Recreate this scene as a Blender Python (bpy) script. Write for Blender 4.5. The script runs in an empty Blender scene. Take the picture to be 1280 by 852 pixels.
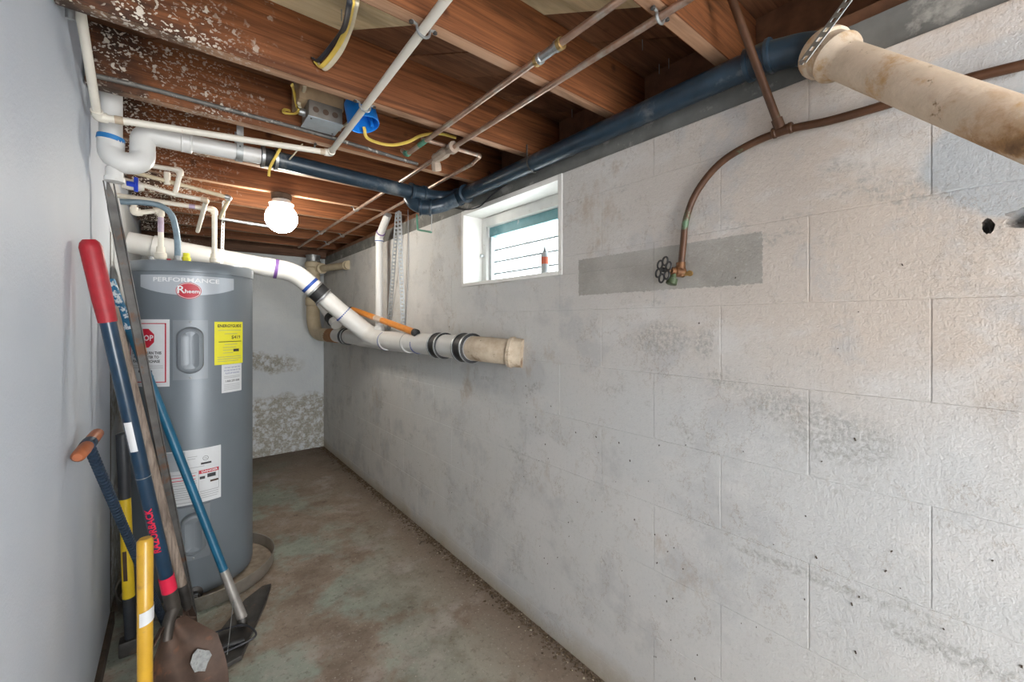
import bpy, bmesh, math, random
from mathutils import Vector, Matrix
random.seed(7)
S = bpy.context.scene
COL = S.collection
V = Vector
PI = math.pi

# ------------------------------------------------------------------ camera
F_PX, CU, CV, CAM_H, YAW = 522.0, 640.0, 403.0, 1.24, math.radians(38.8)
cam_d = bpy.data.cameras.new('camera'); cam = bpy.data.objects.new('camera', cam_d); COL.objects.link(cam)
cam_d.sensor_width = 36.0; cam_d.sensor_fit = 'HORIZONTAL'
cam_d.lens = F_PX/1280*36.0
cam_d.shift_y = -(426-CV)/1280
cam_d.clip_start = 0.02
cam.location = (0, 0, CAM_H); cam.rotation_euler = (PI/2, 0, -YAW)
S.camera = cam
S.view_settings.view_transform = 'Standard'; S.view_settings.look = 'None'
S.view_settings.gamma = 1.0; S.view_settings.exposure = 0.74
S.view_settings.use_curve_mapping = False

# ------------------------------------------------------------------ sky and added fill light
W = bpy.data.worlds.new('world'); S.world = W; W.use_nodes = True
bg = W.node_tree.nodes['Background']; bg.inputs[0].default_value = (0.96, 0.98, 1.0, 1); bg.inputs[1].default_value = 5.6

def area(name, loc, rot, sx, sy, power, col):
    d = bpy.data.lights.new(name, 'AREA'); d.shape = 'RECTANGLE'; d.size = sx; d.size_y = sy; d.energy = power; d.color = col
    o = bpy.data.objects.new(name, d); COL.objects.link(o); o.location = loc; o.rotation_euler = rot
    return o
# fill light added behind the camera; its doorway is made up
area('added_rear_fill', (0.47, -1.95, 1.05), (PI/2, 0, 0), 1.25, 1.7, 19, (1.0, 0.965, 0.91))
LAMP_E = 46.0

# ------------------------------------------------------------------ geometry helpers
SN, CS = math.sin(YAW), math.cos(YAW)
def ray(u, v):
    a = (u-CU)/F_PX; b = -(v-CV)/F_PX
    return V((SN+CS*a, CS-SN*a, b))
def P(u, v, X=None, Y=None, Z=None):
    d = ray(u, v)
    if X is not None: t = X/d.x
    elif Y is not None: t = Y/d.y
    else: t = (Z-CAM_H)/d.z
    return V((d.x*t, d.y*t, CAM_H+d.z*t))

class MB:
    def __init__(s): s.v = []; s.f = []; s.m = []
    def add(s, vs, fs, mi=0):
        n = len(s.v); s.v += [tuple(p) for p in vs]; s.f += [tuple(i+n for i in f) for f in fs]; s.m += [mi]*len(fs); return s
    def box(s, lo, hi, mi=0, jit=0):
        x0, y0, z0 = lo; x1, y1, z1 = hi
        vs = [(x0,y0,z0),(x1,y0,z0),(x1,y1,z0),(x0,y1,z0),(x0,y0,z1),(x1,y0,z1),(x1,y1,z1),(x0,y1,z1)]
        return s.add(vs, [(0,3,2,1),(4,5,6,7),(0,1,5,4),(1,2,6,5),(2,3,7,6),(3,0,4,7)], mi)
    def obox(s, c, ax, ay, az, hx, hy, hz, mi=0):
        c = V(c); vs = []
        for k in (-1, 1):
            for (i, j) in ((-1,-1),(1,-1),(1,1),(-1,1)): vs.append(c+ax*hx*i+ay*hy*j+az*hz*k)
        return s.add(vs, [(0,3,2,1),(4,5,6,7),(0,1,5,4),(1,2,6,5),(2,3,7,6),(3,0,4,7)], mi)
    def tube(s, pts, r, n=14, mi=0, caps=True, squash=1.0):
        pts = [V(p) for p in pts]; m = len(pts)
        rs = r if isinstance(r, (list, tuple)) else [r]*m
        tan = []
        for i in range(m):
            t = (pts[min(i+1, m-1)]-pts[max(i-1, 0)]); tan.append(t.normalized())
        up = V((0,0,1)) if abs(tan[0].z) < .9 else V((0,1,0))
        nx = (up-tan[0]*up.dot(tan[0])).normalized(); vs = []
        for i in range(m):
            nx = (nx-tan[i]*nx.dot(tan[i])).normalized(); by = tan[i].cross(nx)
            for k in range(n):
                a = 2*PI*k/n; vs.append(pts[i]+nx*(math.cos(a)*rs[i]*squash)+by*(math.sin(a)*rs[i]))
        fs = []
        for i in range(m-1):
            for k in range(n):
                a = i*n+k; b = i*n+(k+1) % n; fs.append((a, b, b+n, a+n))
        if caps: fs.append(tuple(range(n-1, -1, -1))); fs.append(tuple((m-1)*n+k for k in range(n)))
        return s.add(vs, fs, mi)
    def lathe(s, base, axis, prof, n=24, mi=0):
        """prof: list of (distance along axis, radius)"""
        base = V(base); axis = V(axis).normalized()
        return s.tube_prof(base, axis, prof, n, mi)
    def tube_prof(s, base, axis, prof, n, mi):
        up = V((0,0,1)) if abs(axis.z) < .9 else V((0,1,0))
        nx = (up-axis*up.dot(axis)).normalized(); by = axis.cross(nx); vs = []; fs = []
        for (d, r) in prof:
            for k in range(n):
                a = 2*PI*k/n; vs.append(base+axis*d+(nx*math.cos(a)+by*math.sin(a))*max(r, 1e-5))
        for i in range(len(prof)-1):
            for k in range(n):
                a = i*n+k; b = i*n+(k+1) % n; fs.append((a, b, b+n, a+n))
        fs.append(tuple(range(n-1, -1, -1))); fs.append(tuple((len(prof)-1)*n+k for k in range(n)))
        return s.add(vs, fs, mi)
    def build(s, name, mat, parent=None, smooth=True, bevel=0, angle=40):
        vs = [V(p) for p in s.v]
        lo = V((min(p.x for p in vs), min(p.y for p in vs), min(p.z for p in vs)))
        hi = V((max(p.x for p in vs), max(p.y for p in vs), max(p.z for p in vs)))
        org = V(((lo.x+hi.x)/2, (lo.y+hi.y)/2, lo.z))
        me = bpy.data.meshes.new(name); me.from_pydata([p-org for p in vs], [], s.f); 
        mats = mat if isinstance(mat, (list, tuple)) else [mat]
        for k in mats: me.materials.append(k)
        for i, p in enumerate(me.polygons): p.material_index = s.m[i]
        if bevel:
            bm = bmesh.new(); bm.from_mesh(me); bmesh.ops.remove_doubles(bm, verts=bm.verts, dist=1e-6)
            ed = [e for e in bm.edges if len(e.link_faces) == 2 and e.calc_face_angle(0) > .6]
            bmesh.ops.bevel(bm, geom=ed, offset=bevel, segments=2, affect='EDGES', profile=.6, clamp_overlap=True)
            bm.to_mesh(me); bm.free()
        if smooth:
            me.polygons.foreach_set('use_smooth', [True]*len(me.polygons))
            me.set_sharp_from_angle(angle=math.radians(angle))
        me.update()
        o = bpy.data.objects.new(name, me); COL.objects.link(o)
        place(o, org, parent); return o
ORG = {}
def place(o, org, parent):
    ORG[o.name] = org.copy()
    if parent is not None:
        o.parent = parent; o.location = org-ORG[parent.name]
    else: o.location = org
def tag(o, label, cat, group=None):
    o['label'] = label; o['category'] = cat
    if group: o['group'] = group
    return o
def thing(name, label, cat, loc, group=None):
    o = bpy.data.objects.new(name, None); o.empty_display_size = .05; COL.objects.link(o)
    place(o, V(loc), None); return tag(o, label, cat, group)
def struct(o): o['kind'] = 'structure'; return o
def fillet(pts, r, n=6):
    pts = [V(p) for p in pts]; out = [pts[0]]
    for i in range(1, len(pts)-1):
        a, b, c = pts[i-1], pts[i], pts[i+1]
        d1 = (a-b); d2 = (c-b); l = min(r, d1.length*.49, d2.length*.49)
        p0 = b+d1.normalized()*l; p2 = b+d2.normalized()*l
        for k in range(n+1):
            t = k/n; out.append(p0*(1-t)**2+b*2*t*(1-t)+p2*t*t)
    out.append(pts[-1]); return out
def spline(pts, n=8):
    pts = [V(p) for p in pts]; q = [pts[0]*2-pts[1]]+pts+[pts[-1]*2-pts[-2]]; out = []
    for i in range(1, len(q)-2):
        for k in range(n):
            t = k/n; a, b, c, d = q[i-1], q[i], q[i+1], q[i+2]
            out.append(.5*((2*b)+(c-a)*t+(2*a-5*b+4*c-d)*t*t+(3*b-a-3*c+d)*t**3))
    out.append(pts[-1]); return out
def run(parent, pts, r, mat, emat=None, er=1.28, bend=None, n=14, pname='pipe', ename='elbow', skip=()):
    """a run of straight pipes with an elbow fitting on every corner"""
    pts = [V(p) for p in pts]; bend = bend or r*2.2; emat = emat or mat
    for i in range(len(pts)-1):
        MB().tube([pts[i], pts[i+1]], r, n).build(pname, mat, parent)
    for i in range(1, len(pts)-1):
        if i in skip: continue
        a, b, c = pts[i-1], pts[i], pts[i+1]
        p0 = b+(a-b).normalized()*bend*1.25; p1 = b+(c-b).normalized()*bend*1.25
        path = fillet([p0, b, p1], bend, 7)
        MB().tube(path, r*er, n).build(ename, emat, parent)
def sleeve(parent, c, d, half, r, mat, name='coupling', lip=1.12, n=22):
    d = V(d).normalized(); c = V(c)
    return MB().lathe(c-d*half, d, [(0, r*.96), (.002, r*lip), (half*.35, r*lip), (half*.42, r), (half*1.58, r), (half*1.65, r*lip), (half*2-.002, r*lip), (half*2, r*.96)], n).build(name, mat, parent)
def band(parent, c, d, half, r, mat, name='band', n=22):
    d = V(d).normalized()
    return MB().lathe(V(c)-d*half, d, [(0, r-.001), (0.0003, r), (half*2-.0003, r), (half*2, r-.001)], n).build(name, mat, parent)

# ------------------------------------------------------------------ material helper
class M:
    def __init__(s, name):
        s.m = bpy.data.materials.new(name); s.m.use_nodes = True; s.t = s.m.node_tree
        s.b = s.t.nodes['Principled BSDF']; s.vec = None
    def n(s, typ, **kw):
        x = s.t.nodes.new(typ)
        for k, v in kw.items(): setattr(x, k, v)
        return x
    def inp(s, sock, v):
        if v is None: return
        if isinstance(v, bpy.types.NodeSocket): s.t.links.new(v, sock)
        else:
            if isinstance(v, (tuple, list)) and len(v) == 3 and sock.type == 'RGBA': v = (*v, 1)
            sock.default_value = v
    def world(s): return s.n('ShaderNodeNewGeometry').outputs['Position']
    def normal(s): return s.n('ShaderNodeNewGeometry').outputs['Normal']
    def obj(s): return s.n('ShaderNodeTexCoord').outputs['Object']
    def rnd(s): return s.n('ShaderNodeObjectInfo').outputs['Random']
    def mapv(s, v, scale=(1,1,1), loc=(0,0,0), rot=(0,0,0)):
        x = s.n('ShaderNodeMapping'); s.inp(x.inputs[0], v); x.inputs['Scale'].default_value = scale; s.inp(x.inputs['Location'], loc); x.inputs['Rotation'].default_value = rot; return x.outputs[0]
    def noise(s, v, scale=5, detail=4, rough=.55, dist=0):
        x = s.n('ShaderNodeTexNoise'); s.inp(x.inputs['Vector'], v); x.inputs['Scale'].default_value = scale; x.inputs['Detail'].default_value = detail; x.inputs['Roughness'].default_value = rough; x.inputs['Distortion'].default_value = dist; return x.outputs['Fac']
    def vor(s, v, scale=20, feature='F1', rand=1):
        x = s.n('ShaderNodeTexVoronoi', feature=feature); s.inp(x.inputs['Vector'], v); x.inputs['Scale'].default_value = scale; x.inputs['Randomness'].default_value = rand; return x.outputs['Distance']
    def rng(s, f, a, b, lo=0, hi=1):
        x = s.n('ShaderNodeMapRange'); s.inp(x.inputs[0], f); x.inputs[1].default_value = a; x.inputs[2].default_value = b; x.inputs[3].default_value = lo; x.inputs[4].default_value = hi; return x.outputs[0]
    def math(s, op, a, b=None):
        x = s.n('ShaderNodeMath', operation=op); s.inp(x.inputs[0], a); s.inp(x.inputs[1], b); return x.outputs[0]
    def mul(s, *a):
        r = a[0]
        for k in a[1:]: r = s.math('MULTIPLY', r, k)
        return r
    def mix(s, f, a, b):
        x = s.n('ShaderNodeMix', data_type='RGBA'); s.inp(x.inputs[0], f); s.inp(x.inputs[6], a); s.inp(x.inputs[7], b); return x.outputs[2]
    def xyz(s, v):
        x = s.n('ShaderNodeSeparateXYZ'); s.inp(x.inputs[0], v); return x.outputs
    def bump(s, h, strength=.3, dist=.01, prev=None):
        x = s.n('ShaderNodeBump'); s.inp(x.inputs['Height'], h); x.inputs['Strength'].default_value = strength; x.inputs['Distance'].default_value = dist
        if prev is not None: s.inp(x.inputs['Normal'], prev)
        return x.outputs[0]
    def out(s, col=None, rough=None, metal=None, norm=None, spec=None, coat=None):
        s.inp(s.b.inputs['Base Color'], col); s.inp(s.b.inputs['Roughness'], rough); s.inp(s.b.inputs['Metallic'], metal); s.inp(s.b.inputs['Normal'], norm)
        if spec is not None: s.b.inputs['Specular IOR Level'].default_value = spec
        if coat is not None: s.b.inputs['Coat Weight'].default_value = coat
        return s.m
def plain(name, col, rough=.5, metal=0, var=.25, scale=30, dirt=None, dscale=12, dth=(.55, .7), bump=.1, coat=None):
    """a plain colour with slight mottling and optional dirt of its own shape"""
    m = M(name); o = m.obj(); n1 = m.noise(o, scale, 4)
    dark = tuple(c*(1-var) for c in col)
    c = m.mix(m.rng(n1, .3, .7), dark, col)
    if dirt: c = m.mix(m.rng(m.noise(o, dscale, 6, .65), dth[0], dth[1]), c, dirt)
    return m.out(c, rough, metal, m.bump(n1, bump, .004), coat=coat)

# ------------------------------------------------------------------ materials
def mat_block():
    m = M('painted_block'); p = m.world(); x, y, z = m.xyz(p)
    big = m.noise(p, 1.1, 4, .6); mid = m.noise(p, 4.5, 6, .65); fine = m.noise(p, 85, 5, .7); grit = m.noise(p, 260, 3, .6)
    c = m.mix(m.rng(big, .38, .62), (.56, .56, .55), (.61, .59, .56))
    # warmer beige towards the top and near end of the wall
    warm = m.mul(m.rng(m.math('ADD', z, m.math('MULTIPLY', m.math('SUBTRACT', big, .5), .9)), .84, 1.12), m.rng(y, 1.3, .25))
    c = m.mix(m.mul(warm, .85), c, (.56, .475, .40))
    # patches rolled with paler or greyer paint
    c = m.mix(m.mul(m.rng(mid, .52, .62), .6), c, (.45, .45, .45))
    c = m.mix(m.mul(m.rng(m.noise(m.mapv(p, (1, 1, 1.6), (6, 2, 9)), 2.3, 5, .62), .54, .62), .6), c, (.62, .605, .585))
    def blob(cy, cz, ry, rz, soft=.5):
        a_ = m.math('DIVIDE', m.math('SUBTRACT', y, cy), ry); b_ = m.math('DIVIDE', m.math('SUBTRACT', z, cz), rz)
        d_ = m.math('ADD', m.mul(a_, a_), m.mul(b_, b_)); d_ = m.math('ADD', d_, m.math('MULTIPLY', m.math('SUBTRACT', mid, .5), 2.2))
        return m.rng(d_, 1+soft, 1-soft)
    c = m.mix(m.mul(blob(.0, 1.545, .14, .12, .15), .85), c, (.40, .435, .46))
    c = m.mix(m.mul(blob(.02, 1.70, .2, .05, .3), .5), c, (.42, .46, .49))
    # paint worn to bare grey block
    worn = m.rng(m.noise(m.mapv(p, (1, 1.0, 2.2)), 2.6, 6, .7), .585, .65)
    for q in ((.71, 1.19, .10, .05), (.575, 1.18, .03, .04), (.38, 1.035, .09, .04), (.28, .985, .10, .055), (.35, .65, .16, .012), (.10, .61, .10, .018)): worn = m.math('MAXIMUM', worn, blob(*q))
    worn = m.mul(worn, m.rng(fine, .42, .58))
    c = m.mix(m.mul(worn, .65), c, (.33, .325, .30))
    # rusty and brown stains
    st = m.mul(m.rng(m.noise(m.mapv(p, (1, 1.3, .8), (4, 1, 7)), 3.4, 7, .72), .60, .70), .6)
    c = m.mix(st, c, (.40, .315, .235))
    # scuffs, cracks
    cr = m.rng(m.math('ABSOLUTE', m.math('SUBTRACT', m.noise(m.mapv(p, (1, 1, .7), (2, 9, 3)), 3.2, 8, .7), .5)), .006, .0005)
    c = m.mix(m.mul(cr, .5, m.rng(mid, .4, .55)), c, (.30, .24, .18))
    # damp dirt where the wall meets the floor
    low = m.mul(m.rng(m.math('ADD', z, m.math('MULTIPLY', m.math('SUBTRACT', mid, .5), .18)), .09, -.01), .8)
    c = m.mix(low, c, (.36, .29, .19))
    # bare strip left by a missing board
    j = m.math('MULTIPLY', m.math('SUBTRACT', fine, .5), .018)
    yy = m.math('ADD', y, j); zz = m.math('ADD', z, j)
    box = m.mul(m.math('GREATER_THAN', yy, .425), m.math('LESS_THAN', yy, 1.043), m.math('GREATER_THAN', zz, 1.339), m.math('LESS_THAN', zz, 1.470))
    pc = m.mix(m.rng(mid, .4, .62), (.31, .295, .265), (.42, .40, .365))
    c = m.mix(m.mul(box, .9), c, pc)
    c = m.mix(m.mul(m.rng(fine, .56, .68), .22), c, (.26, .25, .235))
    c = m.mix(m.mul(m.rng(fine, .42, .30), .25), c, (.72, .70, .67))
    h = m.math('ADD', m.math('MULTIPLY', fine, .9), m.math('ADD', m.math('MULTIPLY', grit, .35), m.math('MULTIPLY', mid, 1.4)))
    return m.out(c, m.rng(mid, .3, .7, .55, .8), 0, m.bump(h, .42, .006), spec=.3)
def mat_floor():
    m = M('worn_painted_concrete'); p = m.world(); x, y, z = m.xyz(p)
    big = m.noise(p, 1.7, 5, .6, .4); mid = m.noise(m.mapv(p, loc=(3, 5, 1)), 5, 7, .68); fine = m.noise(p, 45, 5, .7)
    c = m.mix(m.rng(mid, .35, .65), (.21, .16, .12), (.40, .33, .265))
    g = m.mul(m.rng(m.math('ADD', big, m.math('MULTIPLY', m.math('SUBTRACT', mid, .5), .5)), .46, .56), m.rng(x, 1.08, .55))
    c = m.mix(m.mul(g, .8), c, m.mix(m.rng(mid, .4, .6), (.235, .285, .235), (.34, .40, .345)))
    c = m.mix(m.mul(m.rng(m.noise(m.mapv(p, loc=(8, 2, 0)), 3.3, 7, .72), .53, .66), .65), c, (.45, .40, .36))
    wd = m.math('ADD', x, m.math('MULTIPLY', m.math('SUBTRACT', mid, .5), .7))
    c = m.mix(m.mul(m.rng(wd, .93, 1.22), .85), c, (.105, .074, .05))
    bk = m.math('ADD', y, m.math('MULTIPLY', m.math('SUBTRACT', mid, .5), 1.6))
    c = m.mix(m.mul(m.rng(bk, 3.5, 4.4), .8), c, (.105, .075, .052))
    c = m.mix(m.mul(m.rng(m.noise(m.mapv(p, loc=(1, 7, 0)), 9, 5, .7), .62, .70), .7), c, (.115, .085, .062))
    c = m.mix(m.mul(m.rng(m.vor(p, 34), .13, .07), m.rng(fine, .5, .56), .8), c, (.60, .55, .48))
    c = m.mix(m.rng(m.noise(m.mapv(p, loc=(0, 2, 4)), 6, 3, .5), .73, .76), c, (.36, .20, .09))
    c = m.mix(m.mul(m.rng(fine, .55, .66), .45), c, (.10, .08, .06))
    c = m.mix(m.mul(m.rng(m.noise(m.mapv(p, loc=(4, 4, 4)), 75, 4, .7), .60, .68), .5), c, (.55, .50, .44))
    h = m.math('ADD', mid, m.math('MULTIPLY', fine, .5))
    return m.out(c, m.rng(mid, .3, .7, .55, .85), 0, m.bump(h, .4, .012), spec=.35)
def mat_left():
    m = M('pale_blue_grey_paint'); p = m.world()
    n1 = m.noise(p, 2.0, 4); f = m.noise(p, 130, 4, .6)
    c = m.mix(m.rng(n1, .35, .65), (.56, .615, .70), (.625, .67, .74))
    c = m.mix(m.mul(m.rng(m.noise(m.mapv(p, (1, 1, .35), (5, 5, 5)), 9, 5, .7), .63, .75), .4), c, (.44, .45, .46))
    return m.out(c, .6, 0, m.bump(f, .35, .004), spec=.3)
def mat_back():
    m = M('worn_back_wall_paint'); p = m.world(); x, y, z = m.xyz(p)
    mid = m.noise(p, 6, 5, .6); fine = m.noise(p, 70, 4, .7)
    c = m.mix(m.rng(mid, .35, .65), (.60, .635, .66), (.65, .68, .69))
    zz = m.math('ADD', z, m.math('MULTIPLY', m.math('SUBTRACT', mid, .5), .22))
    bare = m.mul(m.rng(m.noise(p, 26, 4, .7), .40, .54))
    low = m.mul(m.rng(zz, .56, .50), bare); 
    slope = m.math('ADD', zz, m.math('MULTIPLY', x, .28))
    hi = m.mul(m.rng(slope, 1.17, 1.12), m.rng(zz, .76, .80), m.rng(x, 1.0, .8), bare)
    c = m.mix(m.math('MAXIMUM', low, hi), c, m.mix(m.rng(fine, .4, .6), (.31, .30, .26), (.44, .42, .37)))
    return m.out(c, .75, 0, m.bump(m.math('ADD', fine, m.math('MULTIPLY', bare, .7)), .4, .006), spec=.25)
def mat_joist(name, a, b, fleck=True, axis='x'):
    m = M(name); o = m.obj(); p = m.world(); x, y, z = m.xyz(p); r = m.rnd()
    off = m.n('ShaderNodeCombineXYZ'); m.inp(off.inputs[0], m.math('MULTIPLY', r, 37)); m.inp(off.inputs[2], m.math('MULTIPLY', r, 11))
    va = m.n('ShaderNodeVectorMath', operation='ADD'); m.inp(va.inputs[0], o); m.inp(va.inputs[1], off.outputs[0]); o2 = va.outputs[0]
    g = m.noise(m.mapv(o2, (1.2, 30, 46) if axis == 'x' else (40, 40, 3)), 2.2, 5, .6, .8); g2 = m.noise(m.mapv(o2, (.9, 4, 9) if axis == 'x' else (9, 9, 2)), 2.0, 4, .6, 1.2)
    c = m.mix(m.rng(g, .33, .67), a, b)
    c = m.mix(m.mul(m.rng(g2, .5, .68), .65), c, tuple(k*.40 for k in a))
    c = m.mix(m.mul(m.rng(m.vor(m.mapv(o2, (1, 1, 1)), 5.5), .10, .05), .7), c, tuple(k*.30 for k in a))
    if fleck:
        # paint spatter and blackened wood near the partition
        gx = m.math('ADD', x, m.math('MULTIPLY', m.math('SUBTRACT', m.noise(p, 5, 5, .7), .5), .9))
        c = m.mix(m.mul(m.rng(gx, .03, -.17), .85), c, (.020, .016, .014))
        wob = m.n('ShaderNodeTexNoise'); m.inp(wob.inputs['Vector'], p); wob.inputs['Scale'].default_value = 60; wob.inputs['Detail'].default_value = 3
        vm = m.n('ShaderNodeVectorMath', operation='MULTIPLY_ADD'); m.inp(vm.inputs[0], wob.outputs['Color']); vm.inputs[1].default_value = (.03, .03, .03); m.inp(vm.inputs[2], p); pw = vm.outputs[0]
        fl = m.mul(m.rng(m.vor(m.mapv(pw, (1, 1, 1.5), rot=(0, .5, 0)), 80), .40, .34), m.rng(m.noise(p, 9, 4, .7), .40, .50), m.rng(gx, .20, -.12))
        fl2 = m.mul(m.rng(m.vor(m.mapv(pw, (.8, 1, .5), rot=(0, -.6, 0)), 36), .20, .15), m.rng(gx, .30, -.05))
        c = m.mix(m.math('MAXIMUM', fl, fl2), c, (.66, .60, .52))
    return m.out(c, .65, 0, m.bump(g, .35, .004), spec=.3)
def mat_cast(name, a, b, rust, rth=(.56, .66), low=None):
    m = M(name); p = m.world(); n1 = m.noise(p, 18, 5, .65); n2 = m.noise(m.mapv(p, loc=(3, 3, 3)), 9, 7, .7); f = m.noise(p, 90, 4, .6)
    c = m.mix(m.rng(n1, .35, .65), a, b)
    c = m.mix(m.mul(m.rng(n2, rth[0], rth[1]), .9), c, rust)
    if low:
        z = m.xyz(p)[2]; zz = m.math('ADD', z, m.math('MULTIPLY', m.math('SUBTRACT', n2, .5), .30))
        c = m.mix(m.mul(m.rng(zz, low[0], low[1]), m.rng(n1, .38, .5), .9), c, (.40, .20, .06))
        c = m.mix(m.mul(m.rng(zz, low[0]-.06, low[1]-.06), m.rng(n1, .47, .56)), c, (.10, .05, .025))
    c = m.mix(m.mul(m.rng(m.noise(m.mapv(p, loc=(9, 1, 2)), 22, 5, .7), .64, .70), .9), c, tuple(k*.35 for k in rust))
    return m.out(c, .6, 0, m.bump(m.math('ADD', n1, f), .22, .005))

m_block = mat_block(); m_floor = mat_floor(); m_left = mat_left(); m_back = mat_back()
m_joist = mat_joist('old_joist_wood', (.125, .042, .015), (.285, .105, .038))
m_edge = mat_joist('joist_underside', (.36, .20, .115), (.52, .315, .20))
m_plank = mat_joist('dark_subfloor_wood', (.13, .055, .028), (.26, .12, .06), False)
m_ply = mat_joist('new_plywood', (.66, .53, .31), (.80, .67, .44), False)
m_trimwood = plain('raw_wood_block', (.60, .43, .26), .7, var=.35, scale=18)
m_darkwood = plain('dark_brown_board', (.085, .06, .042), .8, var=.5)
m_sill = plain('grey_sill', (.20, .20, .185), .8, var=.35, scale=14, dirt=(.34, .33, .30), dth=(.56, .66), bump=.3)
m_plate = plain('brown_plate', (.22, .10, .05), .7, var=.5, scale=20)
m_white = plain('white_trim_paint', (.80, .79, .755), .5, var=.08, scale=20, dirt=(.45, .40, .33), dscale=30, dth=(.66, .74))
m_mortar = m_block
m_black = plain('black_abs_plastic', (.022, .044, .068), .30, var=.4, scale=24, dirt=(.16, .17, .175), dscale=9, dth=(.56, .72), bump=.05)
m_pvc = plain('white_pvc', (.70, .70, .685), .35, var=.06, scale=10, dirt=(.60, .57, .52), dscale=14, dth=(.62, .78), bump=.02)
m_cpvc = plain('cream_cpvc', (.69, .60, .43), .45, var=.12, scale=16, dirt=(.45, .36, .24), dscale=18, dth=(.62, .74), bump=.03)
m_cpvcw = plain('pale_cpvc', (.78, .74, .65), .45, var=.08, scale=16, dirt=(.55, .42, .30), dscale=20, dth=(.66, .76), bump=.03)
m_copper = plain('dull_copper', (.56, .38, .29), .36, .7, var=.35, scale=26, dirt=(.50, .46, .40), dscale=12, dth=(.5, .64))
m_copperd = plain('dark_brown_copper', (.105, .045, .02), .5, .15, var=.4, scale=30, dirt=(.10, .17, .10), dscale=11, dth=(.60, .68))
m_green = plain('verdigris', (.13, .36, .25), .6, .1, var=.4)
m_galv = plain('galvanised_steel', (.46, .48, .49), .42, .8, var=.3, scale=40, dirt=(.30, .27, .23))
m_strap = plain('strap_steel', (.42, .44, .44), .5, .6, var=.3, scale=60)
m_rubber = plain('black_rubber', (.022, .023, .025), .55, var=.3)
m_castw = mat_cast('painted_cast_iron', (.62, .50, .37), (.74, .61, .47), (.50, .27, .08), (.54, .66), (1.585, 1.50))
m_castb = mat_cast('beige_cast_stack', (.50, .415, .28), (.58, .49, .34), (.34, .24, .13), (.6, .7))
m_castwall = mat_cast('stained_cast_elbow', (.44, .34, .24), (.60, .51, .39), (.20, .12, .065), (.56, .66))
m_purple = plain('purple_primer', (.18, .08, .32), .6, var=.3)
m_blueink = plain('blue_marker', (.02, .075, .36), .5, var=.3)
m_bluevalve = plain('blue_plastic', (.01, .055, .60), .35, var=.15)
m_bluebox = plain('blue_electrical_box', (.015, .25, .80), .4, var=.15)
m_yel = plain('yellow_cable', (.74, .53, .10), .5, var=.12)
m_pale = plain('cream_cable', (.70, .62, .45), .5, var=.12)
m_blk = plain('black_cable', (.03, .032, .04), .5, var=.2)
m_orange = plain('orange_plastic', (.76, .27, .035), .45, var=.15)
m_tank = plain('grey_enamel', (.185, .215, .245), .42, .2, var=.05, scale=8, bump=.01, coat=.12)
m_tankcap = plain('grey_enamel_cap', (.20, .23, .26), .35, .25, var=.06, scale=8, bump=.01, coat=.2)
m_cover = plain('grey_cover_enamel', (.235, .265, .295), .4, .15, var=.06, scale=8, bump=.01)
m_lblue = plain('silver_label', (.46, .50, .55), .35, .1, var=.04)
m_red = plain('red_print', (.52, .012, .035), .4, var=.05)
m_wht = plain('white_print', (.82, .83, .84), .45, var=.03)
m_sticker = plain('white_sticker', (.72, .74, .76), .45, var=.05)
m_ink = plain('black_print', (.03, .03, .035), .5, var=.05)
m_grey_ink = plain('grey_print', (.30, .31, .33), .5, var=.05)
m_ystick = plain('yellow_sticker', (.86, .80, .04), .45, var=.04)
m_alu = plain('aluminium', (.50, .47, .42), .4, .7, var=.3, scale=14, dirt=(.34, .29, .22), dth=(.55, .7))
m_silt = plain('pan_silt', (.50, .42, .33), .9, var=.4, scale=30, bump=.5)
m_redgrip = plain('red_rubber_grip', (.40, .018, .030), .5, var=.25, scale=40)
m_navy = plain('navy_fibreglass', (.010, .042, .088), .28, var=.35, scale=16, dirt=(.10, .13, .16), dscale=40, dth=(.68, .76), coat=.3)
m_pink = plain('hot_red_band', (.72, .016, .065), .45, var=.1)
m_teal = plain('teal_painted_handle', (.008, .125, .235), .4, var=.3, scale=16, dirt=(.30, .42, .48), dscale=34, dth=(.66, .72))
m_chip = plain('chipped_teal_handle', (.015, .17, .34), .5, var=.2, dirt=(.70, .76, .80), dscale=42, dth=(.52, .56))
m_oldwood = mat_joist('weathered_handle_wood', (.20, .155, .125), (.44, .36, .30), False, 'z')
m_steel = plain('rusty_grey_steel', (.20, .195, .19), .55, .6, var=.45, scale=18, dirt=(.20, .11, .07), dscale=14, dth=(.54, .66))
m_rust = plain('rust_brown_steel', (.12, .075, .055), .6, .45, var=.5, scale=18, dirt=(.24, .10, .05), dscale=10, dth=(.54, .68), bump=.3)
m_dkmetal = plain('dark_worn_metal', (.10, .095, .09), .5, .5, var=.45, scale=20, dirt=(.17, .12, .09), dscale=12, dth=(.56, .7), bump=.2)
m_socket = plain('forged_socket', (.10, .088, .078), .48, .6, var=.4, scale=22, dirt=(.19, .13, .09), dscale=10)
m_ygrip = plain('yellow_fibreglass', (.78, .54, .02), .4, var=.08)
m_bgrip = plain('black_handle_grip', (.035, .04, .048), .5, var=.3)
m_ywood = plain('yellow_varnished_handle', (.70, .40, .035), .35, var=.22, scale=12, dirt=(.42, .24, .05), dscale=30, dth=(.6, .72), coat=.3)
m_rod = plain('blue_black_rod', (.030, .055, .095), .45, .35, var=.4, scale=40)
m_twood = plain('orange_wood_grip', (.46, .145, .06), .45, var=.35, scale=30)
m_porc = plain('white_porcelain', (.80, .79, .75), .3, var=.06)
m_dust = plain('dusty_brown_box', (.17, .11, .075), .9, var=.5)
m_debris = plain('brown_debris', (.13, .09, .052), .9, var=.6, scale=60)
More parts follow.
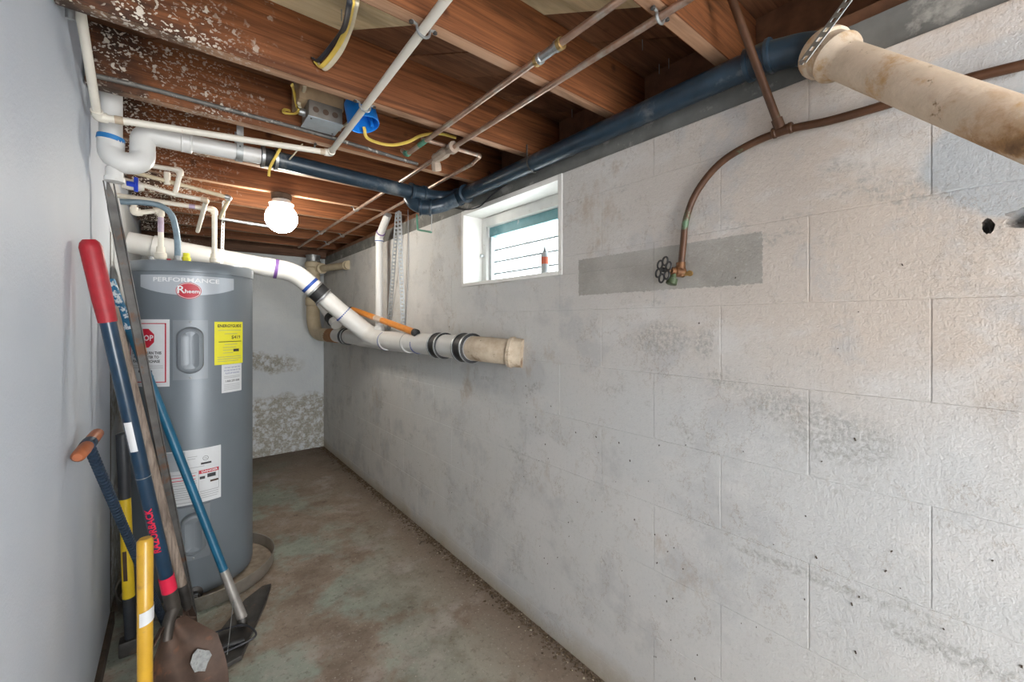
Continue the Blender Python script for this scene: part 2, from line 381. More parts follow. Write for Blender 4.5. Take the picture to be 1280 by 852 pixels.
m_tealmetal = plain('teal_window_paint', (.20, .43, .47), .5, var=.2, scale=20, dirt=(.55, .60, .60), dscale=26, dth=(.6, .7))
m_winmetal = plain('window_aluminium', (.58, .60, .61), .4, .6, var=.2)
m_bottle = plain('grey_sealant_tube', (.52, .53, .55), .5, var=.1)
m_bottlered = plain('orange_red_label', (.72, .16, .09), .5, var=.1)
m_hose = plain('blue_grey_hose', (.19, .27, .33), .45, .1, var=.25, scale=60)
m_tape = plain('dusty_tape', (.47, .37, .29), .75, var=.3, scale=30)
m_vine = plain('dirty_concrete_trim', (.44, .42, .36), .8, var=.3)
def mat_glass():
    m = M('window_glass'); t = m.t; o = t.nodes['Material Output']
    tr = m.n('ShaderNodeBsdfTransparent'); tr.inputs[0].default_value = (.93, .96, .96, 1)
    gl = m.n('ShaderNodeBsdfGlossy'); gl.inputs['Roughness'].default_value = .08; gl.inputs[0].default_value = (.9, .95, .95, 1)
    mx = m.n('ShaderNodeMixShader'); mx.inputs[0].default_value = .05; t.links.new(tr.outputs[0], mx.inputs[1]); t.links.new(gl.outputs[0], mx.inputs[2]); t.links.new(mx.outputs[0], o.inputs[0]); return m.m
m_glass = mat_glass()
def mat_globe(e, col):
    m = M('lit_opal_glass'); n1 = m.noise(m.obj(), 8, 2)
    m.inp(m.b.inputs['Emission Color'], m.mix(m.rng(n1, .3, .7), col, tuple(min(1, k*1.03) for k in col))); m.b.inputs['Emission Strength'].default_value = e
    return m.out((.9, .89, .86), .25)
m_globe = mat_globe(LAMP_E, (1.0, .93, .82)); 

# ------------------------------------------------------------------ room dimensions
XR, XL, YB, YF = 1.153, -.212, 4.44, -2.0      # right wall face, left wall face, back wall, open end
ZT, ZJ, ZS = 1.812, 1.94, 2.124                 # block wall top, joist underside, subfloor underside
WY0, WY1, WZ0 = 1.125, 1.849, 1.424             # window opening

# floor
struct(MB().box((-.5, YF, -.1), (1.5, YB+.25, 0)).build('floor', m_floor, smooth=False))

# right wall: mortar core + single blocks
core = MB(); xc0, xc1 = XR+.0011, XR+.19
core.box((xc0, YF, 0), (xc1, WY0, ZT)); core.box((xc0, WY1, 0), (xc1, YB+.2, ZT)); core.box((xc0, WY0, 0), (xc1, WY1, WZ0))
wall_r = struct(core.build('wall_right', m_block, smooth=False))
def cut_holes(o):
    """the two broken holes by the old drain: carved with a lumpy cutter"""
    cut = []
    for (c, rx, ry, rz, sd) in (((XR, .0495, 1.416), .06, .0080, .0145, 3), ((XR, -.023, 1.423), .11, .056, .021, 5)):
        bm = bmesh.new(); bmesh.ops.create_icosphere(bm, subdivisions=3, radius=1); rr = random.Random(sd)
        for v in bm.verts:
            k = 1+rr.uniform(-.13, .13); v.co = V((c[0]+v.co.x*rx, c[1]+v.co.y*ry*k, c[2]+v.co.z*rz*k))-o.matrix_world.translation
        me = bpy.data.meshes.new('cut'); bm.to_mesh(me); bm.free(); co = bpy.data.objects.new('cut', me); co.location = o.matrix_world.translation; COL.objects.link(co); cut.append(co)
        md = o.modifiers.new('b', 'BOOLEAN'); md.object = co; md.operation = 'DIFFERENCE'; md.solver = 'EXACT'
    bpy.context.view_layer.update()
    me = bpy.data.meshes.new_from_object(o.evaluated_get(bpy.context.evaluated_depsgraph_get())); o.modifiers.clear(); o.data = me
    for c in cut: bpy.data.objects.remove(c)
rb = random.Random(11); BL, BH, G = .4064, .2032, .0008
def block(y0, y1, z0, z1):
    dx = rb.uniform(-.0003, .0003); y0 += G; y1 -= G; z0 += G; z1 -= G
    return MB().box((XR+dx, y0, z0), (XR+.02, y1, z1)).build('block', m_block, wall_r, False, .0015)
z = .0684-BH; k = 0; hole_blocks = []
while z < ZT-.02:
    z0, z1 = max(z, 0), min(z+BH, ZT)
    off = .123+(BH if k % 2 else 0)          # k=6 is the course above the eye-level joint
    y = off-BL*2
    while y < YB:
        y0, y1 = y, min(y+BL, YB)
        if y1 > YB-.02 or y1-y0 < .02: y1 = YB
        if z1 <= WZ0 or y1 <= WY0 or y0 >= WY1:
            o = block(y0, y1, z0, z1)
            if z0 < 1.42 < z1 and y0 < .07 and y1 > -.09: hole_blocks.append(o)
        else:
            if z0 < WZ0-.03: block(max(y0, y0), y1, z0, WZ0)
            zz = max(z0, WZ0)
            if y0 < WY0-.02: block(y0, WY0, zz, z1)
            if y1 > WY1+.02: block(WY1, y1, zz, z1)
        y += BL
    z += BH; k += 1
bpy.context.view_layer.update()
for o in hole_blocks: cut_holes(o)
cut_holes(wall_r)
# dark flecks and dead insects on the wall: nobody could count them
fk = MB(); rf = random.Random(5)
for i in range(110):
    y = rf.uniform(-.05, 3.2)**1; zz = rf.uniform(.12, 1.6)
    if rf.random() < .55: y = rf.uniform(-.05, 1.3); zz = rf.uniform(.2, 1.0)
    s = rf.uniform(.0006, .0014); a = rf.uniform(-.7, .7); l = s*rf.uniform(1, 2.6)
    fk.obox((XR-.0012, y, zz), V((1,0,0)), V((0, math.cos(a), math.sin(a))), V((0, -math.sin(a), math.cos(a))), .0008, s, l)
fo = fk.build('wall_fleck', plain('dark_fleck', (.07, .05, .035), .8), wall_r, smooth=False); fo['kind'] = 'stuff'

# sill on top of the block wall, plate, rim board
struct(MB().box((XR+.012, YF, ZT), (XR+.17, YB+.12, ZT+.085)).build('trim_1', m_sill, smooth=False))
struct(MB().box((XR+.04, YF, ZT+.085), (XR+.17, YB+.12, ZJ)).build('trim_2', m_plate, smooth=False))
struct(MB().box((XR+.168, YF, ZJ), (XR+.21, YB+.2, ZS+.03)).build('trim_3', m_plate, smooth=False))

# left wall: painted panels, then the recessed stretch beside the heater
wl = struct(MB().box((XL-.12, YF, 0), (XL-.012, YB+.2, ZS+.02)).build('wall_left', m_left, smooth=False))
for (a, b) in ((YF, -.78), (-.779, .44), (.441, 2.375)):
    MB().box((XL-.0125, a, .012), (XL, b, ZS)).build('panel', m_left, wl, True, .0015)
MB().box((XL-.0125, 2.43, .012), (XL-.006, YB, 1.90)).build('panel', m_back, wl, True, .0015)
struct(MB().box((XL-.0115, 2.376, 0), (XL-.002, 2.429, 1.62)).build('trim_4', m_darkwood, smooth=False))
struct(MB().box((XL, YF, 0), (XL+.014, 2.37, .05)).build('baseboard_left', m_darkwood, smooth=False))

# back wall: sheets of board
wb = struct(MB().box((XL-.1, YB+.012, 0), (XR+.05, YB+.12, 1.885)).build('wall_back', m_back, smooth=False))
MB().box((XL, YB, .018), (.40, YB+.0125, 1.875)).build('panel', m_back, wb, True, .002)
MB().box((.402, YB, .018), (XR-.012, YB+.0125, 1.875)).build('panel', m_back, wb, True, .002)
struct(MB().box((XL, YB-.035, 1.876), (XR+.01, YB+.1, ZJ-.002)).build('trim_5', mat_joist('speckled_plate', (.10, .05, .03), (.2, .1, .06)), smooth=False))

struct(MB().box((XL-.12, YB+.121, 1.78), (XR+.2, YB+.15, ZS+.018)).build('trim_6', m_plate, smooth=False))
# ceiling: backing, subfloor boards and joists
ceil = struct(MB().box((XL-.12, YF, ZS+.02), (XR+.21, YB+.2, ZS+.06)).build('ceiling', m_plank, smooth=False))
dirv = V((.707, -.707, 0)); nrm = V((.707, .707, 0))
def clip_poly(poly, n, d):
    out = []
    for i in range(len(poly)):
        a, b = poly[i], poly[(i+1) % len(poly)]; da, db = a.dot(n)-d, b.dot(n)-d
        if da <= 0: out.append(a)
        if (da < 0) != (db < 0) and abs(da-db) > 1e-9: out.append(a+(b-a)*(da/(da-db)))
    return out
def slab(poly, z0, z1, name, mat, parent, yaxis=False):
    n = len(poly); vs = [(p.x, p.y, z0) for p in poly]+[(p.x, p.y, z1) for p in poly]
    fs = [tuple(range(n-1, -1, -1)), tuple(range(n, 2*n))]+[(i, (i+1) % n, n+(i+1) % n, n+i) for i in range(n)]
    return MB().add(vs, fs).build(name, mat, parent, False)
YP = 1.33
def rc(y0, y1): return [V((XL, y0, 0)), V((XR+.167, y0, 0)), V((XR+.167, y1, 0)), V((XL, y1, 0))]
s0 = 1.70*.707
w = .142
for (rect, d0) in ((rc(.05, YP), s0), (rc(YP+.001, 2.6), .75)):
    i = 0
    while d0 < 3.6:
        poly = clip_poly(clip_poly(rect, nrm, d0+w-.003), -nrm, -(d0+.001))
        if len(poly) > 2: slab(poly, ZS+(.0 if i % 2 else .002), ZS+.02, 'subfloor_board', m_plank, ceil)
        d0 += w; i += 1
poly = clip_poly(rc(.05, YP), nrm, s0); slab(poly, ZS-.001, ZS+.02, 'plywood_sheet', m_ply, ceil)
MB().box((XL, 2.602, ZS), (XR+.167, YB, ZS+.02)).build('subfloor_board', m_plank, ceil, False)
MB().box((XL, YF, ZS), (XR+.167, .048, ZS+.02)).build('subfloor_board', m_plank, ceil, False)
JY = [.544, .916, 1.348, 1.767, 2.19, 2.58, 2.99, 3.42, 3.83, 4.23]; JT = .041
JY = [.544-.41*k for k in (6, 5, 4, 3, 2, 1)]+JY
for yf in JY:
    x0, y0, x1, y1 = XL+.004, yf-JT, XR+.166, yf
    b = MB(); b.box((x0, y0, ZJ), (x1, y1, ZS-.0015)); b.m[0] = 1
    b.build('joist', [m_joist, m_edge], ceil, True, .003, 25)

# ------------------------------------------------------------------ window
win = bpy.data.objects.new('window_1', None); COL.objects.link(win); place(win, V((XR+.08, (WY0+WY1)/2, WZ0)), None); struct(win)
XG = 1.30
tr = .045
# wooden liner (jambs, head, sill) and inner stop
MB().box((XR-.004, WY1-.022, WZ0), (XG+.03, WY1, ZT)).build('jamb', m_white, win, True, .002)
MB().box((XR-.004, WY0, WZ0), (XG+.03, WY0+.022, ZT)).build('jamb', m_white, win, True, .002)
MB().box((XR-.004, WY0+.0225, ZT-.022), (XG+.03, WY1-.0225, ZT)).build('head', m_white, win, True, .002)
MB().box((XR-.006, WY0+.0225, WZ0), (XG+.05, WY1-.0225, WZ0+.016)).build('window_sill', m_white, win, True, .002)
fr = MB(); ya, yb, za, zb = WY0+.023, WY1-.023, WZ0+.017, ZT-.023
fr.box((XG-.035, yb-.035, za), (XG+.028, yb, zb)); fr.box((XG-.035, ya, za), (XG+.028, ya+.035, zb)); fr.box((XG-.035, ya+.035, zb-.05), (XG+.028, yb-.035, zb))
fr.build('window_frame', m_white, win, True, .002)
ya += .036; yb -= .036; zb -= .051
MB().box((XG-.012, ya, zb-.048), (XG+.026, yb, zb)).build('top_rail', m_tealmetal, win, True, .002)
for (a, b) in ((ya, ya+.022), (yb-.022, yb)):
    MB().box((XG-.016, a, za), (XG+.024, b, zb-.049)).build('louver_channel', m_winmetal, win, True, .002)
ly0, ly1 = ya+.0225, yb-.0225; zl = za; nl = 4; hl = (zb-.05-za)/nl
for i in range(nl):
    z0 = za+i*hl; c = V((XG+.004, (ly0+ly1)/2, z0+hl/2)); az = V((-.12, 0, .993)).normalized(); ax = V((.993, 0, .12)).normalized()
    g = MB().obox(c, ax, V((0,1,0)), az, .0025, (ly1-ly0)/2, hl/2+.006).build('pane', m_glass, win, False)
    MB().obox(c-az*(hl/2+.007), ax, V((0,1,0)), az,   .0035, (ly1-ly0)/2, .0042).build('pane_edge', m_grey_ink, g, False)
for (yy, zz) in ((1.30, za+hl*2.9), (1.52, za+hl*1.9), (1.34, za+hl*3.3)):
    MB().box((XG-.006, yy, zz), (XG-.003, yy+.003, zz+.02)).build('catch', m_winmetal, win, False)
MB().lathe((XG-.036, WY1-.04, 1.59), (-1, 0, 0), [(0, .004), (.012, .004), (.013, .008), (.02, .008), (.021, .002)], 10).build('latch_knob', m_winmetal, win)

# sealant tube on the sill
p = P(681, 342, X=1.255); bz = WZ0+.016
cb = thing('sealant_tube', 'small grey sealant tube with orange-red label standing on the window sill', 'tube', (p.x, p.y, bz))
MB().lathe((p.x, p.y, bz), (0,0,1), [(0, .015), (.001, .017), (.10, .017), (.105, .014)], 18).build('body', m_bottle, cb)
MB().lathe((p.x, p.y, bz+.055), (0,0,1), [(0, .0171), (.0005, .0174), (.03, .0174), (.0305, .0171)], 18).build('label_band', m_bottlered, cb)
MB().lathe((p.x, p.y, bz+.105), (0,0,1), [(0, .008), (.012, .008), (.0125, .006), (.03, .003)], 12).build('nozzle', m_grey_ink, cb)

# ------------------------------------------------------------------ text helper
def text_geo(s, size, bold=0.0, align='CENTER'):
    cu = bpy.data.curves.new('t', 'FONT'); cu.body = s; cu.size = size; cu.align_x = align; cu.align_y = 'CENTER'; cu.offset = bold; cu.resolution_u = 2
    o = bpy.data.objects.new('t', cu); COL.objects.link(o); bpy.context.view_layer.update()
    me = bpy.data.meshes.new_from_object(o.evaluated_get(bpy.context.evaluated_depsgraph_get()))
    bm = bmesh.new(); bm.from_mesh(me); bmesh.ops.triangulate(bm, faces=bm.faces)
    bmesh.ops.subdivide_edges(bm, edges=[e for e in bm.edges if e.calc_length() > size*.28], cuts=1, use_grid_fill=False); bmesh.ops.triangulate(bm, faces=bm.faces)
    vs = [v.co.copy() for v in bm.verts]; bm.verts.index_update(); fs = [[v.index for v in f.verts] for f in bm.faces]; bm.free()
    bpy.data.objects.remove(o); bpy.data.curves.remove(cu); bpy.data.meshes.remove(me); return vs, fs

# ------------------------------------------------------------------ water heater and pan
TC, TR, TZ0, TZ1 = V((.066, 2.572, 0)), .246, .022, 1.512
PC, PR = V((.098, 2.535, 0)), .306
pan = thing('drain_pan', 'round shallow metal drain pan under the grey water heater', 'drain pan', (PC.x, PC.y, 0))
b = MB(); n = 48; pr = [(.0, PR-.02), (.0, PR-.008), (.008, PR-.003), (.058, PR), (.064, PR+.004), (.066, PR+.002), (.064, PR-.003), (.058, PR-.004), (.009, PR-.008), (.006, PR-.02), (.006, .001)]
vs = []; fs = []
for (zz, r) in [(.0, .001)]+pr:
    for k in range(n): a = 2*PI*k/n; vs.append((PC.x+r*math.cos(a), PC.y+r*math.sin(a), zz+.001))
for i in range(len(pr)):
    for k in range(n): fs.append((i*n+k, i*n+(k+1) % n, (i+1)*n+(k+1) % n, (i+1)*n+k))
b.add(vs, fs).build('tray', m_alu, pan)
MB().lathe((PC.x, PC.y, .0075), (0,0,1), [(0, PR-.012), (.0085, PR-.013), (.0095, PR-.05)], 40).build('silt', m_silt, pan)

wh = thing('water_heater', 'tall grey cylindrical electric water heater with red logo and yellow sticker', 'water heater', (TC.x, TC.y, TZ0))
MB().lathe((TC.x, TC.y, TZ0), (0,0,1), [(0, TR-.012), (.004, TR-.004), (.02, TR-.003), (.021, TR), (TZ1-TZ0-.05, TR)], 72).build('body', m_tank, wh)
MB().lathe((TC.x, TC.y, TZ1-.0495), (0,0,1), [(0, TR), (.0005, TR+.0035), (.042, TR+.0035), (.049, TR-.001), (.0495, TR-.02), (.051, TR-.03)], 72).build('top_cap', m_tankcap, wh)
def th(u, v):
    """pixel on the tank surface -> (angle, height)"""
    d = ray(u, v); A = d.x*d.x+d.y*d.y; B = -2*(d.x*TC.x+d.y*TC.y); C = TC.x**2+TC.y**2-TR*TR
    q = max(B*B-4*A*C, 0); t = (-B-math.sqrt(q))/(2*A); p = V((d.x*t, d.y*t, CAM_H+d.z*t)); return math.atan2(p.x-TC.x, -(p.y-TC.y)), p.z
def onT(th_, z, r): return V((TC.x+r*math.sin(th_), TC.y-r*math.cos(th_), z))
def patch(name, t0, t1, z0, z1, mat, parent, r=TR+.0012, thick=.0010, top=None, bot=None):
    n = 16; vs = []; fs = []
    for k in range(n+1):
        f = k/n; a = t0+(t1-t0)*f; za = z0 if bot is None else bot(f); zb_ = z1 if top is None else top(f)
        vs += [onT(a, za, r), onT(a, zb_, r), onT(a, zb_, r-thick), onT(a, za, r-thick)]
    for k in range(n):
        q = k*4
        for e in range(4): fs.append((q+e, q+4+e, q+4+(e+1) % 4, q+(e+1) % 4))
    fs.append((0, 1, 2, 3)); fs.append((n*4+3, n*4+2, n*4+1, n*4))
    return MB().add(vs, fs).build(name, mat, parent, True, 0, 30)
def ttext(s, size, tc, zc, mat, parent, r=TR+.0022, bold=0, align='CENTER', name='lettering', sx=1.0):
    vs, fs = text_geo(s, size, bold, align)
    return MB().add([onT(tc+v.x*sx/TR, zc+v.y, r) for v in vs], fs).build(name, mat, parent, False)
def bar(name, t0, t1, z0, z1, mat, parent, r=TR+.0018): return patch(name, t0, t1, z0, z1, mat, parent, r, .0005)
# name band with the red oval
ta, zt_ = th(176, 337); tb, _ = th(292, 345); tm, zm = th(236, 359); _, zbt = th(236, 356)
zt_ = 1.447
nb = patch('name_band', ta, tb, 0, zt_, m_lblue, wh, bot=lambda f: zt_-.052-.035*(1-(2*f-1)**2))
ttext('PERFORMANCE', .026, (ta+tb)/2-.02, zt_-.021, m_wht, nb, TR+.002, .0004, sx=1.35)
ov = MB(); oz = zt_-.067; n = 40; R1 = TR+.0032
vs = [onT(tm, oz, R1)]+[onT(tm+.045*math.cos(2*PI*k/n)/TR, oz+.036*math.sin(2*PI*k/n), R1) for k in range(n)]; fs = [(0, k+1, (k+1) % n+1) for k in range(n)]
vs2 = [onT(tm+.045*math.cos(2*PI*k/n)/TR, oz+.036*math.sin(2*PI*k/n), TR) for k in range(n)]; m0 = len(vs); vs += vs2; fs += [(k+1, m0+k, m0+(k+1) % n, (k+1) % n+1) for k in range(n)]
lg = ov.add(vs, fs).build('logo_oval', m_red, nb, True, 0, 30)
rg = MB(); vs = []; fs = []
for k in range(n):
    for q in (.0395, .0415): vs.append(onT(tm+q*1.02*math.cos(2*PI*k/n)/TR, oz+q*.80*math.sin(2*PI*k/n), R1+.0005))
for k in range(n): fs.append((2*k, 2*k+1, 2*((k+1) % n)+1, 2*((k+1) % n)))
rg.add(vs, fs).build('logo_ring', m_wht, lg, False)
ttext('R', .046, tm-.0275/TR, oz+.003, m_wht, lg, R1+.0008, .0006)
ttext('heem', .0235, tm+.0125/TR, oz-.003, m_wht, lg, R1+.0008, .0005)
# yellow energy sticker
ta, zt_ = th(268, 402); tb, zb_ = th(303, 455)
zt_ = th(285, 402)[1]; zb_ = th(285, 455)[1]
ey = patch('energy_sticker', ta, tb, zb_, zt_, m_ystick, wh); hh = zt_-zb_; tw = tb-ta; tcn = (ta+tb)/2
ttext('ENERGYGUIDE', .0185, tcn, zt_-hh*.10, m_ink, ey, bold=.0005, sx=tw*TR/.148)
ttext('$419', .022, ta+tw*.70, zt_-hh*.37, m_ink, ey, bold=.0002, sx=1.1)
bar('rule', ta+tw*.12, tb-tw*.08, zt_-hh*.475, zt_-hh*.46, m_ink, ey)
for (f, a, bb) in ((.20, .1, .9), (.28, .3, .75), (.53, .3, .75), (.60, .25, .7), (.66, .25, .6), (.73, .25, .6), (.82, .08, .92), (.87, .08, .92), (.92, .08, .8)):
    bar('print_line', ta+tw*a, ta+tw*bb, zt_-hh*f-.0012, zt_-hh*f+.0006, m_grey_ink, ey)
bar('print_box', ta+tw*.60, ta+tw*.82, zt_-hh*.71, zt_-hh*.645, m_ink, ey)
# white phone sticker
zt2 = zb_+.004; ta, _ = th(277, 470); tb, _ = th(301.5, 470); zb2 = th(289, 489.5)[1]
ps = patch('phone_sticker', ta, tb, zb2, zb_-.001, m_sticker, wh); hh = zb_-zb2; tw = tb-ta; tcn = (ta+tb)/2
for i, s in enumerate(('DO NOT RETURN THIS', 'WATER HEATER TO THE', 'PLACE OF PURCHASE')): ttext(s, .0085, tcn, zb_-hh*(.12+.1*i), m_blueink, ps, sx=tw*TR/.115)
ttext('1-866-239-4588', .0125, tcn, zb_-hh*.60, m_ink, ps, sx=tw*TR/.112, bold=.0002)
for f in (.43, .48, .72, .78, .84, .90): bar('print_line', ta+tw*.1, tb-tw*.12, zb_-hh*f-.0010, zb_-hh*f+.0004, m_grey_ink, ps)
# STOP sticker
tb, _ = th(212, 440); ta = tb-.196/TR; zt_ = th(205, 399)[1]; zb_ = th(205, 483)[1]
st = patch('stop_sticker', ta, tb, zb_, zt_, m_sticker, wh); hh = zt_-zb_; tw = tb-ta; tcn = (ta+tb)/2
for (a, bb, c0, c1) in ((.06, .94, .055, .068), (.06, .94, .925, .938), (.06, .085, .055, .938), (.915, .94, .055, .938)):
    bar('border_line', ta+tw*a, ta+tw*bb, zt_-hh*c1, zt_-hh*c0, m_red, st)
oc = zt_-hh*.28; R1 = TR+.0020; orad = .044
vs = [onT(tcn, oc, R1)]+[onT(tcn+orad*math.cos(PI/8+PI/4*k)/TR, oc+orad*math.sin(PI/8+PI/4*k), R1) for k in range(8)]
oct_ = MB().add(vs, [(0, k+1, (k+1) % 8+1) for k in range(8)]).build('octagon', m_red, st, False)
ttext('STOP', .034, tcn, oc, m_wht, oct_, TR+.0028, .0007, sx=.92)
for i, s in enumerate(('DO NOT RETURN THIS', 'WATER HEATER TO', 'PLACE OF PURCHASE')): ttext(s, .0165, tcn, zt_-hh*(.50+.062*i), m_ink, st, bold=.0005, sx=.80)
for f in (.69, .72): bar('print_line', ta+tw*.12, tb-tw*.12, zt_-hh*f-.0012, zt_-hh*f+.0006, m_grey_ink, st)
bar('print_box', ta+tw*.34, ta+tw*.66, zt_-hh*.79, zt_-hh*.755, m_ink, st)
bar('print_box', ta+tw*.40, ta+tw*.70, zt_-hh*.85, zt_-hh*.83, m_tealmetal, st)
# rating plate with danger panel
ta, _ = th(203, 600); tb, _ = th(276, 600); zt_ = th(240, 562)[1]; zb_ = th(240, 630)[1]
rp = patch('rating_label', ta, tb, zb_, zt_, m_sticker, wh); hh = zt_-zb_; tw = tb-ta
bar('panel_tint', ta, ta+tw*.38, zt_-hh*.36, zt_-hh*.02, m_lblue, rp)
dg = bar('danger_bar', ta+tw*.60, tb-tw*.04, zt_-hh*.47, zt_-hh*.405, m_red, rp)
ttext('DANGER', .0125, ta+tw*.79, zt_-hh*.437, m_wht, dg, TR+.0026, .0003, sx=1.2)
for (a, bb, c0, c1) in ((.60, .605, .40, .80), (.955, .96, .40, .80)): bar('border_line', ta+tw*a, ta+tw*bb, zt_-hh*c1, zt_-hh*c0, m_grey_ink, rp)
for (a, bb, c0, c1, mm) in ((.62, .71, .52, .57, m_ink), (.75, .90, .49, .56, m_ink), (.80, .95, .62, .655, m_rust)): bar('picture', ta+tw*a, ta+tw*bb, zt_-hh*c1, zt_-hh*c0, mm, rp)
for (f, a, bb) in ((.13, .42, .58), (.17, .42, .55), (.33, .25, .70), (.80, .62, .95), (.84, .62, .95), (.88, .62, .95), (.92, .62, .93), (.58, .03, .57), (.62, .03, .57), (.68, .03, .57), (.72, .03, .57), (.76, .03, .57), (.80, .03, .57), (.84, .03, .57), (.88, .03, .57), (.95, .03, .57), (.43, .03, .57)):
    bar('print_line', ta+tw*a, ta+tw*bb, zt_-hh*f-.0011, zt_-hh*f+.0006, m_grey_ink, rp)
for f in (.48, .54): bar('print_line', ta+tw*.03, ta+tw*.55, zt_-hh*f-.0018, zt_-hh*f+.0012, m_pink, rp)
n = 20; vs = []; fs = []
for k in range(n):
    for q in (.009, .0105): vs.append(onT(ta+tw*.72+q*math.cos(2*PI*k/n)/TR, zt_-hh*.19+q*math.sin(2*PI*k/n), TR+.0018))
for k in range(n): fs.append((2*k, 2*k+1, 2*((k+1) % n)+1, 2*((k+1) % n)))
MB().add(vs, fs).build('mark_ring', m_ink, rp, False); ttext('UL', .009, ta+tw*.72, zt_-hh*.19, m_ink, rp)
bar('print_box', ta+tw*.64, ta+tw*.82, zt_-hh*.30, zt_-hh*.265, m_ink, rp)
# thermostat covers: plate with a raised rounded hump
def cover(u0, u1, v0, v1):
    ta, _ = th(u0, (v0+v1)/2); tb, _ = th(u1, (v0+v1)/2); um = (u0+u1)/2; zt_ = th(um, v0)[1]; zb_ = th(um, v1)[1]
    c = patch('access_cover', ta, tb, zb_, zt_, m_cover, wh, TR+.006, .007)
    tc, zc = (ta+tb)/2, (zt_+zb_)/2-.002; hw, hz = (tb-ta)*TR*.385, (zt_-zb_)*.395; n = 40; vs = []; fs = []
    prof = [(1.0, .0), (.97, .010), (.90, .019), (.78, .024), (.60, .025), (.56, .0225), (.001, .0225)]
    for (k, h) in prof:
        for i in range(n):
            a = 2*PI*i/n; sx = math.copysign(abs(math.cos(a))**.62, math.cos(a)); sz = math.copysign(abs(math.sin(a))**.62, math.sin(a))
            straight = (hz-hw)
            x = k*hw*math.cos(a); zz = k*hw*math.sin(a)+(straight if math.sin(a) > 0 else -straight)
            vs.append(onT(tc+x/TR, zc+zz, TR+.006+h))
    for j in range(len(prof)-1):
        for i in range(n): fs.append((j*n+i, j*n+(i+1) % n, (j+1)*n+(i+1) % n, (j+1)*n+i))
    MB().add(vs, fs).build('hump', m_cover, c, True, 0, 50)
    for zz in (zt_-.008, zb_+.008):
        p = onT(tc, zz, TR+.0058); d = V((math.sin(tc), -math.cos(tc), 0))
        MB().lathe(p, d, [(0, .0045), (.002, .0045), (.003, .003)], 10).build('screw', m_galv, c)
cover(216.5, 259.5, 400, 474); cover(221, 262, 632, 699)
# drain tap at the bottom
t0, z0 = th(243, 742); p = onT(t0, z0, TR-.002); d = V((math.sin(t0), -math.cos(t0), 0))
dv = MB().lathe(p, d, [(0, .032), (.004, .032), (.006, .024), (.010, .016), (.03, .014), (.031, .02), (.045, .02), (.046, .013), (.06, .012)], 20).build('drain_tap', m_dkmetal, wh)
MB().obox(p+d*.05+V((0,0,.014)), V((1,0,0)), V((0,1,0)), V((0,0,1)), .011, .005, .006).build('tap_key', m_galv, dv, False)
# fittings on top
for (u, r, h, mm) in ((189, .012, .022, m_galv), (233, .017, .05, m_ystick), (211, .010, .018, m_red)):
    p = P(u, 325, Y=2.46); MB().lathe((p.x, 2.46, TZ1), (0,0,1), [(0, r), (h*.6, r), (h*.65, r*.8), (h, r*.75)], 12).build('top_fitting', mm, wh)

# ------------------------------------------------------------------ tools along the left wall
def wrap_axis_text(s, size, p0, ax, out, r, mat, parent, sx=1.0, bold=.0004):
    ax = ax.normalized(); out = (out-ax*out.dot(ax)).normalized(); sd = ax.cross(out); vs, fs = text_geo(s, size, bold); res = []
    for v in vs:
        a = -v.y/r; res.append(p0+ax*(v.x*sx)+(out*math.cos(a)+sd*math.sin(a))*(r+.0006))
    return MB().add(res, fs).build('lettering', mat, parent, False)
# round-point shovel
sh = thing('round_shovel', 'long round shovel with navy handle, red grip and red band', 'shovel', (.03, 1.68, 0))
A = P(112, 303, X=-.180); B = V((-.012, 1.690, .375)); dd = (B-A).normalized()
L = (B-A).length; g1 = A+dd*.215
MB().tube([A-dd*.008, A, A+dd*.012, A+dd*.15, g1], [.013, .020, .0235, .0225, .0205], 20).build('grip', m_redgrip, sh)
hd = MB().tube([g1, B-dd*.035], .0180, 20).build('handle', m_navy, sh)
tocam = (V((0,0,CAM_H))-(A+B)/2); sdv = dd.cross(tocam).normalized()
out1 = (tocam.normalized()*.72+sdv*.7)
wrap_axis_text('RAZORBACK', .025, A+dd*(L*.775), -dd, (tocam.normalized()+sdv*.35), .0182, m_pink, hd, .98, .0007)
lab = MB(); axv = dd; o0 = (tocam.normalized()+sdv*.45).normalized(); o0 = (o0-axv*o0.dot(axv)).normalized(); s0v = axv.cross(o0); vs = []; fs = []; pc = A+dd*(L*.50)
for k in range(7):
    a = -.5+k/6*1.0
    for q in (-.045, .045): vs.append(pc+axv*q+(o0*math.cos(a)+s0v*math.sin(a))*.0188)
for k in range(6): fs.append((2*k, 2*k+1, 2*k+3, 2*k+2))
lab.add(vs, fs).build('paper_label', m_sticker, hd, True)
band(sh, A+dd*(L*.62), dd, .0012, .0190, m_galv, 'wire_band')
band(sh, B-dd*.055, dd, .026, .0198, m_pink, 'red_band')
nk = spline([B-dd*.03, B+dd*.02, P(216, 762, Y=1.690), P(211, 778, Y=1.684), P(208, 800, Y=1.670)], 6)
MB().tube(nk, [.0195]*6+[.0195-.0045*i/(len(nk)-7) for i in range(len(nk)-6)], 16).build('socket', m_socket, sh)
